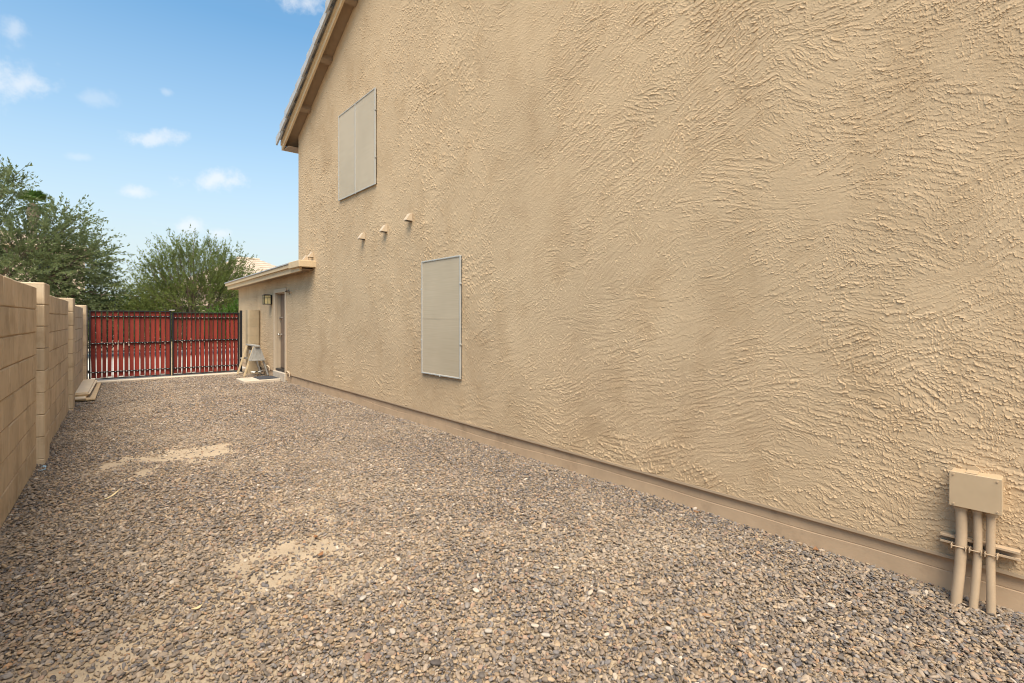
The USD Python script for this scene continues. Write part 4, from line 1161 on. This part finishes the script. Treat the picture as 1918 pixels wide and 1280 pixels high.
# palm far behind
palm = thing('palm_tree', 'tall thin fan palm whose head shows above the left tree', 'palm tree', (-2.56, 46.0, 0.55))
obj('trunk', tube([(0.1, 0, -0.2), (0.05, 0, 4.0), (0, 0, 8.4)], [0.26, 0.2, 0.19], 10), M_palmtrunk, palm, smooth=40)
obj('skirt', tube([(0, 0, 7.2), (0, 0, 7.9), (0, 0, 8.5)], [0.27, 0.36, 0.22], 10), M_palmtrunk, palm, smooth=40)
pr_ = np.random.default_rng(9)
for i in range(26):
    az, el = pr_.uniform(0, 2 * np.pi), pr_.uniform(-0.6, 1.25)
    if az % (2 * np.pi) > np.pi * 1.1 and el < 0.1 and i % 2:
        el += 0.8
    d = np.array([math.cos(az) * math.cos(el), math.sin(az) * math.cos(el), math.sin(el)])
    org = np.array([0, 0, 8.5]) + d * 0.55
    side = np.cross(d, [0, 0, 1.0]); side /= np.linalg.norm(side) + 1e-9
    nrm = np.cross(side, d)
    vv, ff = [], []
    for k_ in range(13):
        a_ = math.radians(-75 + 12.5 * k_)
        tip = org + (d * math.cos(a_) + side * math.sin(a_)) * 0.62 + np.array([0, 0, -0.12 * abs(math.sin(a_)) - 0.1])
        w_ = (side * math.cos(a_) - d * math.sin(a_)) * 0.055
        m1 = org + (tip - org) * 0.5 + (0, 0, 0.03)
        b0 = len(vv)
        vv += [org, m1 + w_, tip, m1 - w_]
        ff += [(b0, b0 + 1, b0 + 2), (b0, b0 + 2, b0 + 3)]
    st_ = tube([np.array([0, 0, 8.42]), org], 0.025, 4)
    obj('frond', cat([trimesh.Trimesh(np.array(vv), np.array(ff), process=False), st_]), M_leafpalm, palm)


# ------------------------------------------------------------------ neighbouring houses
M_claytile = plain('tan_roof_tile', (0.46, 0.36, 0.27), 0.85, var=0.16, scale=3, bump=0.3, bscale=30)


def hip_house(name, label, x0, x1, y0, y1, eave, ridge, mat_wall, wins):
    t_ = thing(name, label, 'house', ((x0 + x1) / 2, (y0 + y1) / 2, 0))
    hx, hy = (x1 - x0) / 2, (y1 - y0) / 2
    obj('wall', box((-hx, -hy, -0.2), (hx, hy, eave)), mat_wall, t_)
    ov = 0.45
    rl = max(hx - hy, 0.3)
    n_ = 14
    courses = []
    for i in range(n_):
        f0, f1 = i / n_, min((i + 1.15) / n_, 1.0)
        pts = []
        for f_, dz in ((f0, 0.05), (f1, 0.0)):
            ax, ay = (hx + ov) * (1 - f_) + rl * f_, (hy + ov) * (1 - f_) + 0.05 * f_
            z = eave + (ridge - eave) * f_ + dz
            pts += [(sx * ax, sg * ay, z) for sx in (-1, 1) for sg in (-1, 1)]
            pts += [(sx * ax, sg * ay, z - 0.04) for sx in (-1, 1) for sg in (-1, 1)]
        courses.append(trimesh.convex.convex_hull(np.array(pts)))
    for c_ in courses:
        obj('tile_course', c_, M_claytile, t_)
    obj('ridge_cap', tube([(-rl, 0, ridge + 0.03), (rl, 0, ridge + 0.03)], 0.12, 8), M_claytile, t_)
    obj('fascia', box((-hx - ov, -hy - ov, eave - 0.12), (hx + ov, -hy - ov + 0.05, eave + 0.02)), M_trim, t_)
    for (wx, wz, ww, wh) in wins:
        w = group_part('window', t_, (wx, -hy - 0.005, wz))
        obj('frame', cat([box((-ww / 2, -0.04, -wh / 2), (ww / 2, 0.0, -wh / 2 + 0.06)), box((-ww / 2, -0.04, wh / 2 - 0.06), (ww / 2, 0, wh / 2)), box((-ww / 2, -0.041, -wh / 2 + 0.061), (-ww / 2 + 0.06, 0, wh / 2 - 0.061)), box((ww / 2 - 0.06, -0.041, -wh / 2 + 0.061), (ww / 2, 0, wh / 2 - 0.061))]), M_jamb, w)
        obj('pane', box((-ww / 2 + 0.061, -0.02, -wh / 2 + 0.061), (ww / 2 - 0.061, -0.004, wh / 2 - 0.061)), M_glass_dark, w)
    return t_


hip_house('neighbour_house', 'single-storey house with pale tile roof behind the feathery tree', 4.7, 14.3, 38.0, 46.0, 3.5, 5.9, M_beigewall, [(-2.5, 1.6, 1.4, 1.2), (1.5, 1.6, 1.8, 1.2)])
hip_house('neighbour_house', 'two-storey beige house glimpsed through the left tree', -9.5, 0.05, 40.0, 48.0, 5.6, 6.9, M_beigewall, [(3.2, 4.3, 1.2, 1.2), (0.5, 4.3, 1.2, 1.2), (2.0, 1.5, 1.6, 1.2)])
